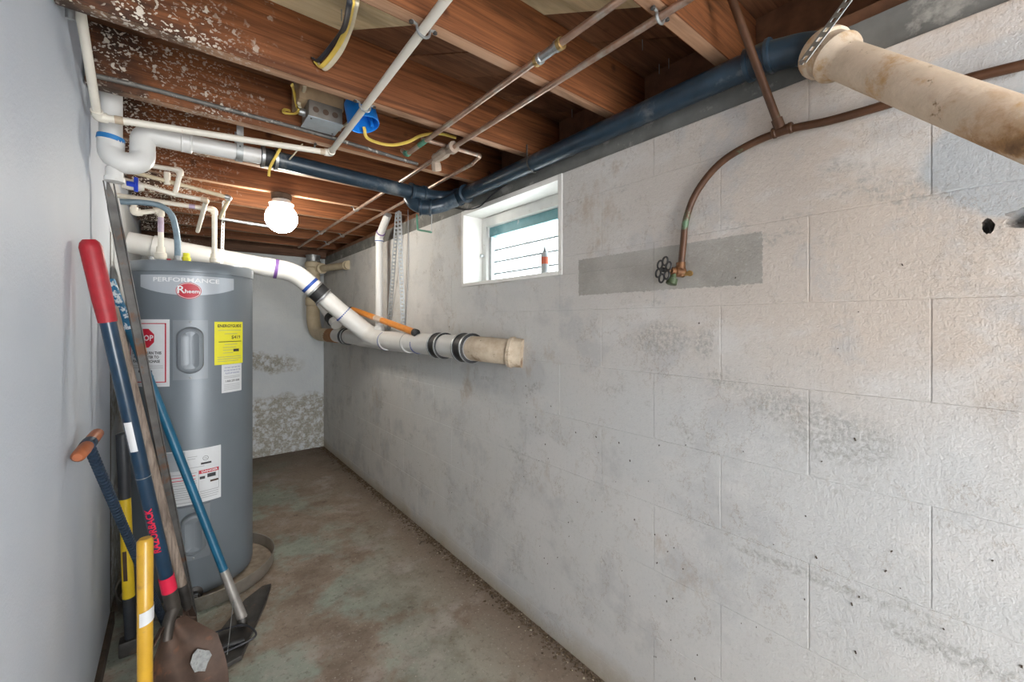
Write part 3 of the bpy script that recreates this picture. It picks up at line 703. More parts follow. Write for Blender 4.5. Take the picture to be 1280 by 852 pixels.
# blade: dished shield on its tip, open side to the camera
def shovel_blade(top, tip, width, face, parent, mat, dish=.035, rows=14, cols=12, steps=True):
    top = V(top); tip = V(tip); ax = (tip-top); Lb = ax.length; ax.normalize(); face = (face-ax*face.dot(ax)).normalized(); sd = ax.cross(face)
    vs = []; fs = []
    for sgn in (0, 1):
        for i in range(rows+1):
            f = i/rows; wv = width/2*(1 if f < .45 else math.sqrt(max(0, 1-((f-.45)/.55)**2.1)))+.001
            wv *= min(1, .30+2.0*f)
            for j in range(cols+1):
                g = j/cols*2-1
                dep = dish*(g*g)*(1-.4*f)+.02*math.sin(f*PI)*-1+.03*f*f-.012*math.exp(-(g*5)**2)*(1-f)*-1
                vs.append(top+ax*(f*Lb)+sd*(g*wv)+face*(dep-.0025*sgn))
    N = (rows+1)*(cols+1)
    for i in range(rows):
        for j in range(cols):
            a = i*(cols+1)+j; q = (a, a+1, a+cols+2, a+cols+1); fs.append(q); fs.append(tuple(N+k for k in reversed(q)))
    ring = [j for j in range(cols+1)]+[i*(cols+1)+cols for i in range(1, rows+1)]+[rows*(cols+1)+j for j in range(cols-1, -1, -1)]+[i*(cols+1) for i in range(rows-1, 0, -1)]
    for k in range(len(ring)): a, b2 = ring[k], ring[(k+1) % len(ring)]; fs.append((a, N+a, N+b2, b2))
    bl = MB().add(vs, fs).build('blade', mat, parent, True, 0, 60)
    if steps:
        for s_ in (-1, 1):
            c = top+sd*(s_*width*.20)+face*(.012)+ax*.012
            MB().obox(c, (sd+ax*s_*.9).normalized(), face, (ax-sd*s_*.9).normalized(), width*.12, .012, .0018).build('foot_step', mat, parent, True, .001)
    return bl, top, ax, sd, face
tipp = P(256, 905, Z=.003); topb = P(211, 779, Y=1.690)
bl, tp, ax_, sd_, fc_ = shovel_blade(topb, tipp, .20, V((.45, -.85, .25)), sh, m_rust, steps=True)
c = tp+ax_*.155-sd_*.038+fc_*.003
lb = MB(); rl = random.Random(3); n = 11
vs = [c+fc_*.004]+[c+sd_*(math.cos(2*PI*k/n)*.030*rl.uniform(.7, 1.15))+ax_*(math.sin(2*PI*k/n)*.034*rl.uniform(.7, 1.15))+fc_*(.004) for k in range(n)]
lb.add(vs, [(0, k+1, (k+1) % n+1) for k in range(n)]).build('worn_label', plain('torn_label', (.45, .47, .47), .6, var=.5, scale=60, dirt=(.10, .08, .07), dscale=60), bl, False)

# weathered wooden-handled spade
sp = thing('narrow_spade', 'old narrow spade with weathered grey wooden handle and rusty socket', 'spade', (.05, 2.0, 0))
A = P(141, 385, X=-.178); B = P(230, 740, Z=.20); C = P(243, 808, Z=.004); dd = (B-A).normalized()
MB().tube([A-dd*.006, A, A+(B-A)*.5, B], [.010, .0155, .0165, .0155], 16).build('handle', m_oldwood, sp)
MB().tube([B-dd*.03, B+dd*.04, B+dd*.07], [.0185, .0175, .013], 14).build('socket', m_dkmetal, sp)
ax_ = (C-(B+dd*.05)); Lb = ax_.length; ax_.normalize(); fcv = (V((0,0,CAM_H))-B); fcv = (fcv-ax_*fcv.dot(ax_)).normalized(); sd_ = ax_.cross(fcv); s0p = B+dd*.05
vs = []; prof = [(0, .012), (.35, .022), (.8, .019), (1.0, .004)]
for (f, wv) in prof:
    for (g, q) in ((-1, .004), (0, -.004), (1, .004), (1, .001), (0, -.007), (-1, .001)): vs.append(s0p+ax_*(f*Lb)+sd_*(g*wv)+fcv*q)
fs = []
for i in range(len(prof)-1):
    for k in range(6): fs.append((i*6+k, i*6+(k+1) % 6, (i+1)*6+(k+1) % 6, (i+1)*6+k))
fs += [tuple(range(5, -1, -1)), tuple(18+k for k in range(6))]
MB().add(vs, fs).build('blade', m_rust, sp, True, 0, 30)

# long steel channel bar with a pointed top
sb = thing('steel_channel_bar', 'tall rusty steel channel bar with pointed tip leaning on left wall', 'steel bar', (.07, 2.08, 0))
A = P(134, 226, X=-.178); B = P(240, 770, Z=.002); dd = (B-A).normalized(); L = (B-A).length
tc = V((0,0,CAM_H))-(A+B)/2; fcv = (tc-dd*tc.dot(dd)).normalized(); fcv = (fcv+dd.cross(fcv)*-.35).normalized(); sd_ = dd.cross(fcv)
def bar_strip(w0, w1, q0, q1, name, tip=False):
    vs = []; st = [(0, .12 if tip else .3), (.045/L, .75 if tip else .9), (.09/L, 1), (1, 1)]
    for (f, k) in st:
        mid_ = (w0+w1)/2; h = (w1-w0)/2
        for (g, q) in ((mid_-h*k, q0), (mid_+h*k, q0), (mid_+h*k, q1), (mid_-h*k, q1)): vs.append(A+dd*(f*L)+sd_*g+fcv*q)
    fs = [(3, 2, 1, 0)]+[(i*4+k, i*4+(k+1) % 4, (i+1)*4+(k+1) % 4, (i+1)*4+k) for i in range(3) for k in range(4)]+[(12, 13, 14, 15)]
    return MB().add(vs, fs).build(name, m_steel, sb, True, 0, 30)
bar_strip(-.014, .014, 0, .004, 'web', True); bar_strip(-.0142, -.0112, .004, .012, 'flange'); bar_strip(.0112, .0142, .004, .012, 'flange')

# teal-handled scraper with long black blade lying on the floor
ts = thing('floor_scraper', 'teal-handled floor scraper with bare metal socket and long black blade', 'scraper', (.22, 2.0, 0))
A = P(138, 350, X=-.1965); B = P(283, 706, Z=.235); C = P(303, 772, Z=.045); dd = (C-A).normalized(); B = A+dd*((B-A).dot(dd)); A2 = A+dd*.20
MB().tube([A-dd*.004, A, A2], [.009, .0145, .0145], 16).build('chipped_end', m_chip, ts)
MB().tube([A2, A2+(B-A2)*.5, B], [.0145, .0155, .0150], 16).build('handle', m_teal, ts)
MB().tube([B-dd*.005, B+dd*.09, C], [.0158, .0165, .0185], 16).build('socket', plain('bare_grey_metal', (.42, .40, .375), .5, .5, var=.35, scale=16, dirt=(.10, .08, .06), dscale=10, dth=(.56, .7)), ts)
Q = [P(u, v, Z=.008) for (u, v) in ((339, 732), (333, 752), (302, 823), (282, 834), (262, 829), (268, 800), (306, 752), (328, 735))]
cen = sum(Q, V())/len(Q); n = len(Q)
vs = [V((q.x, q.y, .004)) for q in Q]+[V((q.x, q.y, .020)) for q in Q]+[cen+(q-cen)*.84+V((0,0,.006)) for q in Q]
fs = [tuple(range(n-1, -1, -1))]+[(k, (k+1) % n, n+(k+1) % n, n+k) for k in range(n)]+[(n+k, n+(k+1) % n, 2*n+(k+1) % n, 2*n+k) for k in range(n)]+[tuple(2*n+k for k in range(n))]
MB().add(vs, fs).build('blade', m_dkmetal, ts, True, .0015, 30)
q0 = P(262, 818, Z=.02); q1 = P(305, 800, Z=.02)
MB().tube([q0, (q0+q1)/2+V((0,0,.01)), q1], .010, 10).build('clamp_bar', m_rubber, ts)
MB().tube([C+V((0,0,.0)), V((C.x-.002, C.y-.012, .02))], .019, 12).build('ferrule', m_dkmetal, ts)
w0 = P(291, 745, Z=.13); w1 = P(284, 818, Z=.03)
MB().tube([B+dd*.11, w1], .0014, 6).build('tie_wire', m_galv, ts)

# ribbed rod with T handle
tr_ = thing('ribbed_rod', 'ribbed blue-black rod with orange wooden T handle leaning on left wall', 'rod', (-.03, 2.2, 0))
h0 = P(97, 571, X=-.190); h1 = P(122, 541, X=-.172); hc = (h0+h1)/2; B = P(209, 786, Z=.003); dd = (B-hc).normalized(); L = (B-hc).length
hv = (h1-h0).normalized(); hl_ = (h1-h0).length
MB().tube([h0-hv*.003, h0+hv*.004, h0+hv*hl_*.3, hc, h1-hv*hl_*.25, h1-hv*.004, h1+hv*.003], [.009, .0145, .0155, .014, .0155, .0145, .009], 14).build('handle', m_twood, tr_)
MB().tube([hc-hv*.014, hc+hv*.014], .0166, 14).build('collar', m_rod, tr_)
pts = []; rs = []; nr = int(L/.0135)
for i in range(nr):
    f0 = i/nr
    for (q, r) in ((.0, .0088), (.3, .0088), (.45, .0125), (.75, .0125), (.9, .0088)): pts.append(hc+dd*(L*(f0+q/nr))); rs.append(r)
MB().tube(pts, rs, 10).build('shaft', m_rod, tr_, True, 0, 30)

# axe handle, black and yellow
b0 = P(163, 815, Z=0.0); ax0 = thing('maul', 'upright maul with yellow and black handle beside the wall', 'maul', (b0.x, b0.y, 0))
T_ = P(153, 541, Y=b0.y+.02); bt = V((b0.x, b0.y, .055)); dd = (T_-bt).normalized(); L = (T_-bt).length
f1 = .68; f2 = .20
MB().tube([bt, bt+dd*L*f2], [.0165, .0185], 16).build('lower_sleeve', m_bgrip, ax0)
yh = MB().tube([bt+dd*L*f2, bt+dd*L*(f1*.5), bt+dd*L*f1], [.0185, .0178, .0175], 16, squash=1.0).build('handle', m_ygrip, ax0)
MB().tube([bt+dd*L*f1, bt+dd*L*.9, T_-dd*.004, T_], [.0180, .0195, .0195, .015], 16).build('grip', m_bgrip, ax0)
lc = bt+dd*L*.36; ov_ = V((-.35, -1, 0)).normalized(); sdv = dd.cross(ov_).normalized()
MB().obox(lc+ov_*.0165, sdv, dd, ov_, .006, .055, .0025).build('label_strip', m_rust, yh, True, .001)
MB().box((b0.x-.032, b0.y-.026, 0.001), (b0.x+.036, b0.y+.026, .058)).build('head', m_dkmetal, ax0, True, .008)

# yellow varnished handle in front
b0 = V((-.064, 1.462, 0)); yk = thing('sledge_hammer', 'sledge hammer with upright yellow varnished wooden handle', 'hammer', b0)
zt_ = P(181, 673, Y=1.462).z
hh_ = MB().tube([V((b0.x, b0.y, .03)), V((b0.x, b0.y, .35)), V((b0.x, b0.y+.004, zt_-.006)), V((b0.x, b0.y+.004, zt_))], [.0165, .0165, .0175, .0125], 18).build('handle', m_ywood, yk)
zl = P(181, 768, Y=1.462).z; vs = []; fs = []; n = 10
for k in range(n+1):
    a = -2.2+k/n*2.6
    for q in (-.018, .018): vs.append(V((b0.x+.0186*math.cos(a), b0.y+.002+.0186*math.sin(a), zl+q+.012*(k/n-.5))))
for k in range(n): fs.append((2*k, 2*k+2, 2*k+3, 2*k+1))
MB().add(vs, fs).build('paper_label', m_sticker, hh_, True)
MB().box((b0.x-.07, b0.y-.025, .001), (b0.x+.07, b0.y+.025, .055)).build('head', m_dkmetal, yk, True, .01)

# loose black cord on the floor
cp = spline([P(262, 822, Z=.012), P(300, 806, Z=.022), P(320, 793, Z=.03), P(307, 781, Z=.04), P(280, 786, Z=.035), P(256, 795, Z=.02), P(246, 786, Z=.03), P(238, 790, Z=.012)], 7)
tag(MB().tube(cp, .0036, 8).build('loose_cable', m_blk), 'short loop of black cord on floor near the scraper blade', 'cord')

# ------------------------------------------------------------------ white drain trap (left)
YD = 1.876
xa, xb2 = -.166, -.088
tp_ = thing('drain_trap', 'white plastic drain trap and arm hung under joists at left wall', 'drain trap', (xa, YD, 1.72))
r = .029
MB().tube([V((xa, YD, 1.80)), V((xa, YD, 2.10))], r, 20).build('tail_pipe', m_pvc, tp_)
rad = (xb2-xa)/2; cxm = (xa+xb2)/2; zc = 1.80
zc = 1.803
u_ = [V((xa, YD, zc+.03)), V((xa, YD, zc))]+[V((cxm-rad*math.cos(PI*k/14), YD-.012*math.sin(PI*k/14), zc-rad*1.02*math.sin(PI*k/14))) for k in range(1, 14)]+[V((xb2, YD, zc)), V((xb2, YD, zc+.02))]
MB().tube(u_, r*1.17, 20).build('trap_bend', m_pvc, tp_)
band(tp_, V((xa, YD, zc+.033)), (0.12,0,1), .008, r*1.19, plain('light_blue_primer', (.02, .20, .52), .5), 'blue_mark')
za_ = 1.878
MB().tube(fillet([V((xb2, YD, zc+.01)), V((xb2, YD, za_)), V((.020, YD, za_))], .05, 8), r*1.16, 20).build('elbow', m_pvc, tp_)
sleeve(tp_, V((.028, YD, za_)), (1,0,0), .016, r*1.2, m_pvc, 'hub', 1.03)
MB().tube([V((.02, YD, za_)), V((.262, YD, 1.885))], r, 20).build('arm_pipe', m_pvc, tp_)
MB().lathe(V((cxm-.03, YD, zc-rad-.02)), (0,0,-1), [(0, .022), (.03, .022), (.031, .026), (.045, .026), (.046, .02)], 16).build('cleanout_cap', m_pvc, tp_)
# strap round the arm
def pstrap(parent, c, r, ztop, mat, w=.011, name='strap', axis='x'):
    m_ = MB(); c = V(c); pts = [V((0, -r-.003, ztop-c.z))]+[V((0, -math.cos(PI*k/10)*(r+.003), -math.sin(PI*k/10)*(r+.003))) for k in range(11)]+[V((0, r+.003, ztop-c.z))]
    vs = []; fs = []
    for p in pts:
        for s_ in (-w, w):
            for e in (0, 1):
                q = p*1.0; nrm_ = V((0, q.y, min(q.z, 0))).normalized()*(.0016*e); q = q+nrm_
                vs.append(c+(V((s_, q.y, q.z)) if axis == 'x' else V((q.y, s_, q.z))))
    for i in range(len(pts)-1):
        a = i*4; b2 = a+4
        for (k, l) in ((0, 1), (1, 3), (3, 2), (2, 0)): fs.append((a+k, a+l, b2+l, b2+k))
    o = m_.add(vs, fs).build(name, mat, parent, True, 0, 30); return o
so = pstrap(tp_, (.185, YD, 1.882), r, ZJ+.03, m_strap)
for zz in (1.895, 1.92):
    MB().lathe(V((.185, YD-r-.0046, zz)), (0,-1,0), [(0, .0032), (.0006, .0032)], 8).build('strap_hole', m_ink, so)

# ------------------------------------------------------------------ black drain
XP, ZP = 1.108, 1.872
bd = thing('black_drain_pipe', 'black plastic drain pipe from white trap arm round along the block wall', 'drain pipe', (.9, YD, 1.84))
r2 = .0325
sleeve(bd, V((.285, YD, 1.886)), (1,0,0), .030, r2*1.12, m_rubber, 'coupling', 1.12)
for xx in (.262, .308): band(bd, V((xx, YD, 1.886)), (1,0,0), .0055, r2*1.29, m_galv, 'hose_clamp')
pL = V((.30, YD, 1.886)); pR = V((.93, YD, 1.868))
MB().tube([pL, pR], r2, 20).build('pipe', m_black, bd)
hb = V((.915, YD, 1.868)); sleeve(bd, hb, (1, 0, 0), .042, r2*1.22, m_black, 'hub', 1.13)
sw = fillet([V((.93, YD, 1.868)), V((1.045, YD-.002, 1.868)), V((XP, YD-.075, ZP)), V((XP, YD-.11, ZP))], .05, 6)
MB().tube(sw, r2*1.05, 20).build('sweep_bend', m_black, bd)
sleeve(bd, V((XP, 1.775, ZP)), (0, 1, 0), .045, r2*1.2, m_black, 'hub', 1.13)
Pn = V((XP, .40, ZP+.006)); MB().tube([V((XP, 1.78, ZP)), Pn], r2, 22).build('pipe', m_black, bd)
# lower branch sweeping under the hub
lw = spline([V((.885, YD+.02, 1.852)), V((.905, YD-.002, 1.815)), V((.955, YD-.03, 1.800)), V((1.02, YD-.055, 1.818)), V((1.075, YD-.10, 1.845))], 7)
MB().tube(lw, r2*1.04, 18).build('lower_branch', m_black, bd)
sleeve(bd, V((.945, YD-.025, 1.801)), (1, -.5, .02), .030, r2*1.14, m_black, 'hub', 1.12)
sleeve(bd, V((XP, .415, ZP+.006)), (0, 1, 0), .03, r2*1.12, m_black, 'coupling', 1.1)
h0 = P(1030, 66, X=1.115); dirc = (P(1150, 112, X=1.035)-h0).normalized()
el = fillet([V((XP, .40, ZP+.006)), h0-dirc*.05, h0+dirc*.012], .05, 7)
MB().tube(el, r2*1.06, 20).build('elbow', m_black, bd)
pstrap(bd, (XP, 1.24, ZP), r2, ZJ-.002, m_dkmetal, .004, 'hanger', 'y')

# green bracket hanging under the black drain hub
g0 = P(521, 272, X=1.0); q = [P(521, 268, X=1.0), P(522, 287, X=1.0), P(539, 290, X=1.0)]
gb = thing('pipe_hook', 'small green corroded hook hanging under the black drain hub', 'hook', q[1])
MB().tube(fillet(q, .008, 4), .0052, 8).build('hook', m_green, gb)
MB().tube([q[2], P(540, 266, X=1.0)], .0018, 6).build('wire', m_galv, gb)
# ------------------------------------------------------------------ painted cast-iron drain at top right
h0 = P(1030, 66, X=1.115); h1 = P(1150, 112, X=1.035); dirc = (h1-h0).normalized()
ci = thing('cast_iron_drain', 'thick cream painted cast-iron drain pipe with rust sloping from block wall', 'drain pipe', h0)
end = h0+dirc*.62
MB().tube([h0+dirc*.03, end], .037, 28).build('pipe', m_castw, ci)
MB().lathe(h0-dirc*.012, dirc, [(0, .030), (.001, .049), (.010, .052), (.022, .052), (.027, .047), (.048, .047), (.054, .050), (.060, .048), (.074, .038), (.086, .037)], 30).build('hub', m_castw, ci)
kn = MB(); kc = h0+dirc*.045+V((.0, .022, .042)); bm = bmesh.new(); bmesh.ops.create_icosphere(bm, subdivisions=2, radius=.022)
kn.add([kc+V((v.co.x*.9, v.co.y*1.2, v.co.z*.8)) for v in bm.verts], [[v.index for v in f.verts] for f in bm.faces]); bm.free(); kn.build('cleanout_boss', m_castw, ci)
# perforated hanger strap behind the hub
def perf_strap(name, p0, p1, w, side, parent=None, mat=None, pitch=.018):
    p0 = V(p0); p1 = V(p1); d = (p1-p0); L = d.length; d.normalize(); side = V(side); side = (side-d*side.dot(d)).normalized(); nn = d.cross(side); b = MB()
    b.obox((p0+p1)/2+side*(w*.36), side, nn, d, w*.14, .0007, L/2); b.obox((p0+p1)/2-side*(w*.36), side, nn, d, w*.14, .0007, L/2)
    n = max(2, int(L/pitch))
    for i in range(n+1): b.obox(p0+d*(L*i/n), side, nn, d, w*.24, .00065, pitch*.27)
    return b.build(name, mat or m_strap, parent, False)
a0 = P(1003, 78, X=1.040); a1 = P(1062, -2, X=1.055)
perf_strap('hanger_strap', a0, a1+(a1-a0)*.35, .022, V((0, .8, -.6)), ci)

# ------------------------------------------------------------------ copper feed and hose valve on the wall
cw = thing('copper_feed_pipe', 'brown tarnished copper pipe curving down the block wall to a valve', 'pipe', P(850, 335, X=XR-.02))
XW = XR-.016
pts = [P(u, v, X=XW) for (u, v) in ((1292, 78), (1200, 101), (1120, 127), (1040, 150), (985, 162), (940, 179), (900, 204), (872, 238), (858, 272), (854, 305), (851, 336))]
MB().tube(spline(pts, 6), .0092, 12).build('pipe', m_copperd, cw)
t0 = P(978, 163, X=XW); rp0 = P(975, 160, X=XW-.004); top_ = P(913, -6, X=1.02)
up_ = top_+(top_-rp0)*.25; up_.z = min(up_.z, 2.118)
MB().tube([rp0, top_, up_], .0092, 12).build('riser_pipe', m_copperd, cw)
sleeve(cw, t0, P(1000, 158, X=XW)-P(960, 171, X=XW), .022, .0118, m_copperd, 'tee', 1.12, 14)
MB().tube([rp0+(top_-rp0)*.0, rp0+(top_-rp0)*.07], .0122, 12).build('tee_branch', m_copperd, cw)
vb = P(851, 340, X=XW-.002)
hv_ = thing('hose_valve', 'brass hose valve with black six-lobed wheel handle under brown copper pipe', 'valve', vb)
m_brass = plain('tarnished_brass', (.19, .085, .035), .5, .5, var=.5, scale=60, dirt=(.12, .10, .05), dscale=40)
wd = (P(829, 337, X=XW-.055)-vb).normalized()
MB().tube([vb+V((0,0,.028)), vb+V((0,0,-.012))], .013, 12).build('inlet', m_brass, hv_)
MB().lathe(vb-wd*.012, wd, [(0, .008), (.004, .015), (.03, .015), (.034, .011), (.045, .011), (.047, .007)], 14).build('body', m_brass, hv_)
sp_ = vb+wd*.022; MB().lathe(sp_+V((0,0,-.004)), V((-.25, .15, -1)), [(0, .008), (.016, .0095), (.018, .015), (.034, .0155), (.036, .012)], 16).build('spout', plain('dark_green_brass', (.085, .12, .06), .5, .4, var=.5, scale=60), hv_)
fl = vb+V((0, -.028, -.006)); m_gold = plain('old_gold_brass', (.42, .26, .09), .5, .4)
MB().lathe(fl+V((-.003, 0, 0)), (1, 0, 0), [(0, .008), (.005, .008)], 12).build('lug', m_gold, hv_); MB().box((fl.x-.002, fl.y+.005, fl.z-.006), (fl.x+.002, vb.y-.004, fl.z+.006)).build('lug_arm', m_gold, hv_, True, .001)
wc = vb+wd*.058; s1 = wd.cross(V((0,0,1))).normalized(); s2 = wd.cross(s1).normalized()
st_ = MB().tube([vb+wd*.035, wc], .0045, 10).build('stem', m_brass, hv_)
wb_ = MB()
for k in range(6):
    a = 2*PI*k/6+.3; c = wc+(s1*math.cos(a)+s2*math.sin(a))*.0245
    wb_.tube([c+(s1*math.cos(2*PI*j/12)+s2*math.sin(2*PI*j/12))*.0122 for j in range(13)], .0028, 6, caps=False)
wb_.lathe(wc-wd*.004, wd, [(0, .007), (.01, .007), (.011, .004)], 10)
wb_.build('wheel_handle', m_rubber, hv_)

# thin cable along the sill above the window
cl = [P(u, v, X=XR-.002) for (u, v) in ((560, 257), (580, 262), (600, 258), (616, 243), (640, 226), (700, 190))]
cl = [V((min(q.x, XR-.004), q.y, q.z)) for q in cl]
tag(MB().tube(spline(cl, 6), .0035, 7).build('wall_cable', m_blk), 'thin dark cable sagging along the wall top above the window', 'cable')

# ------------------------------------------------------------------ copper water pipes under the joists
ZC = ZJ-.0125
ca = thing('copper_pipe', 'copper water pipe with brass coupling and green corrosion under joists', 'pipe', (.74, 1.1, ZC), 'copper pipes under the joists')
ya_ = 1.60; xA, xB_, xC = .735, .848, 1.0
run(ca, [(xA+.008, YF+.3, ZC), (xA, ya_, ZC), (xA, ya_+.045, ZC+.03)], .0088, m_copper, m_green, 1.3, .014)
pc = P(690, 68, Z=ZC); sleeve(ca, (xA+.004, pc.y, ZC), (0,1,0), .042, .0115, m_galv, 'coupling', 1.25, 14)
for s_ in (-1, 1): band(ca, (xA+.004, pc.y+s_*.042, ZC), (0,1,0), .006, .0150, plain('brass_ring', (.50, .34, .14), .4, .7), 'brass_ring', 14)
pg = P(527, 178, Z=ZC); band(ca, (xA, pg.y, ZC), (0,1,0), .028, .0100, m_green, 'corroded_joint', 12)
run(ca, [(xA, pg.y+.01, ZC+.019), (xC+.004, pg.y+.005, ZC+.019), (xC, pg.y+.05, ZC+.002)], .0075, m_copper, None, 1.3, .012)
cc = thing('copper_pipe', 'thin copper branch pipe turning at an elbow beside the black drain hub', 'pipe', (1.0, 2.5, ZC), 'copper pipes under the joists')
MB().tube([V((xC, pg.y+.052, ZC)), V((1.03, 4.18, ZC-.002))], .0080, 12).build('pipe', m_copper, cc)
cbp = thing('copper_pipe', 'long copper water pipe wrapped with tape near the black drain hub', 'pipe', (.85, 2.0, ZC), 'copper pipes under the joists')
MB().tube([V((xB_, YF+.3, ZC)), V((xB_, 1.62, ZC)), V((xB_+.02, 4.18, ZC-.002))], .0088, 12).build('pipe', m_copper, cbp)
q0 = P(571, 186, Z=ZC); q1 = P(551, 201, Z=ZC)
b = MB(); rt = random.Random(2); pts = [V((xB_, q0.y+(q1.y-q0.y)*k/8-.01, ZC)) for k in range(9)]
b.tube(pts, [.019*rt.uniform(.85, 1.25) for _ in pts], 9).build('tape_wrap', m_tape, cbp, True, 0, 20)
q2 = P(556, 207, Z=ZC-.02); b = MB(); b.lathe(V((xB_+.002, q1.y-.005, ZC-.008)), V((.25, .25, -.8)), [(0, .017), (.02, .021), (.04, .020), (.042, .012)], 8).build('tape_wrap', m_tape, cbp, True, 0, 20)
def clamp(parent, x, y, axis='y', rr=.0125, name='clamp'):
    b = MB(); c = V((x, y, ZC))
    pts = [c+V((math.cos(PI+PI*k/8)*rr*1.15, 0, math.sin(PI+PI*k/8)*rr*1.15)) for k in range(9)]
    if axis == 'x': pts = [c+V((0, math.cos(PI+PI*k/8)*rr*1.15, math.sin(PI+PI*k/8)*rr*1.15)) for k in range(9)]
    e0 = pts[0]+(pts[0]-pts[-1]).normalized()*.014; e1 = pts[-1]+(pts[-1]-pts[0]).normalized()*.014
    pts = [e0+V((0,0,.010)), pts[0]+V((0,0,.006))]+pts+[pts[-1]+V((0,0,.006)), e1+V((0,0,.010))]
    b.tube(pts, .0035, 6); o = b.build(name, m_galv, parent)
    for e in (e0, e1): MB().lathe(e+V((0,0,.008)), (0,0,-1), [(0, .0055), (.004, .0055), (.005, .004)], 8).build('screw', m_dkmetal, o)
clamp(cbp, xB_, .523); clamp(cbp, xB_, JY[6+5]-.02); clamp(cbp, xB_+.012, JY[6+7]-.02); clamp(cc, xC+.02, JY[6+7]-.02); clamp(cc, 1.02, JY[6+8]-.02)

# ------------------------------------------------------------------ cream plastic line along joist and towards the camera
cz = thing('plastic_water_line', 'cream plastic water line clipped under the joists, turning beside the blue box', 'pipe', (.48, 1.76, 1.92))
e1 = P(413, 191, Z=1.922); far = P(557, 0, Z=ZJ-.0135); cdir = (far-e1); farend = e1+cdir*2.6
l0 = P(122, 146, X=-.184); l1 = P(103, 30, X=-.186)
l1 = V((l1.x, l1.y, l1.z))
run(cz, [l1+(l1-l0)*.35, l0, e1, far, farend], .0108, m_cpvcw, m_cpvcw, 1.35, .018, skip=(3,))
clamp(cz, far.x+(e1.x-far.x)*.17, JY[6+1]-.02, 'y', .0145); clamp(cz, far.x+(e1.x-far.x)*.58, JY[6+2]-.02, 'y', .0145)
c0 = P(392, 187, Z=1.922); clamp(cz, c0.x, c0.y, 'x', .0140)
for (a, b2, f) in ((l0, e1, .07), (l0, e1, .955)):
    band(cz, a+(b2-a)*f, b2-a, .010, .0122, m_castwall, 'glue_mark', 12)
dk = P(96, 32, X=-.192); dk2 = P(99, 62, X=-.19)
tag(MB().tube([V((-.196, 1.40, 2.118)), V((-.196, 1.425, 1.985)), V((-.196, 1.43, 1.96))], .009, 10).build('grey_conduit', m_galv), 'short grey metal conduit dropping behind the cream pipe at wall top', 'conduit')

# ------------------------------------------------------------------ supply lines over the heater
YT = 2.572
pe = P(201, 263, Y=YT); pd_ = P(268, 262, Y=YT)
hot = thing('hot_water_line', 'cream plastic pipe from left wall dropping into right of heater top', 'pipe', (pd_.x, YT, TZ1))
run(hot, [(XL-.004, YT, pd_.z+.004), (pd_.x, YT, pd_.z), (pd_.x, YT, TZ1+.03)], .0112, m_cpvcw, m_cpvcw, 1.35, .02)
MB().lathe((pd_.x, YT, TZ1), (0,0,1), [(0, .016), (.03, .016), (.031, .021), (.05, .021), (.052, .017), (.072, .016)], 14).build('adapter', m_cpvcw, hot)
MB().lathe((pd_.x, YT, TZ1), (0,0,1), [(0, .0175), (.028, .0175)], 14).build('nipple', m_galv, hot)
cold = thing('cold_water_line', 'short cream plastic pipe with purple primer dropping into left of heater top', 'pipe', (pe.x, YT, TZ1))
pk = P(168, 266, Y=YT-.02)
run(cold, [(pk.x-.004, YT-.03, 1.80), (pk.x, YT-.02, pk.z), (pe.x, YT, pe.z), (pe.x, YT, TZ1+.03)], .0112, m_cpvcw, m_cpvcw, 1.4, .02)
MB().lathe((pe.x, YT, TZ1), (0,0,1), [(0, .018), (.03, .018), (.031, .024), (.055, .023), (.058, .018), (.085, .016)], 14).build('adapter', m_cpvcw, cold)
MB().lathe((pe.x, YT, TZ1), (0,0,1), [(0, .0195), (.026, .0195)], 14).build('nipple', m_galv, cold)
band(cold, (pe.x, YT, 1.70), (0,0,1), .035, .0117, plain('faint_purple', (.50, .40, .52), .5), 'primer_stain', 12)
band(hot, (.06, YT, pd_.z+.001), (1,0,0), .012, .0117, plain('faint_purple_b', (.50, .40, .56), .5), 'primer_stain', 12)
YH = 2.44
hs = spline([P(150, 252, Y=YH), P(178, 253, Y=YH), P(200, 257, Y=YH), P(214, 268, Y=YH), P(220, 287, Y=YH), P(222, 305, Y=YH), V((P(222, 320, Y=YH).x, YH, TZ1+.012))], 7)
fh = thing('flexible_hose', 'blue-grey flexible hose arching from left wall into heater top', 'hose', (hs[-1].x, YH, TZ1))
MB().tube(hs, .0125, 14).build('hose', m_hose, fh)
MB().lathe((hs[-1].x, YH, TZ1), (0,0,1), [(0, .017), (.018, .017), (.02, .014), (.032, .014)], 12).build('end_fitting', m_galv, fh)
# branch lines above
YS = 2.36
la = thing('branch_water_line', 'cream plastic branch line with elbow beside the white trap', 'pipe', P(225, 213, Y=YS))
a0 = P(176, 205, Y=YS); a1 = P(226, 213, Y=YS); a2 = P(219, 241, Y=YS+.02); a3 = P(258, 250, Y=YS+.03); a4 = P(247, 289, Y=2.86)
run(la, [(XL+.002, YS, a0.z), a0, a1, a2], .0098, m_cpvcw, m_cpvcw, 1.35, .017, skip=(1,))
lb_ = thing('branch_water_line', 'cream plastic branch line with blue valve beside left wall', 'pipe', P(200, 232, Y=YS+.03))
b0_ = V((XL+.002, YS+.03, P(152, 222, Y=YS+.03).z))
run(lb_, [b0_, P(219, 243, Y=YS+.03), a3, a4], .0098, m_cpvcw, m_castwall, 1.3, .017, skip=(1,))
vv = P(170, 231, Y=YS-.01)
va = thing('blue_handle_valve', 'white plastic shut-off valve with blue handle beside left wall', 'valve', vv)
MB().lathe(vv+V((-.045, .02, 0)), (1,0,.0), [(0, .016), (.02, .02), (.05, .02), (.07, .015)], 14).build('body', m_cpvcw, va)
MB().tube([vv+V((.0, .0, -.028)), vv+V((0, 0, .03))], .0075, 10).build('handle', m_bluevalve, va)
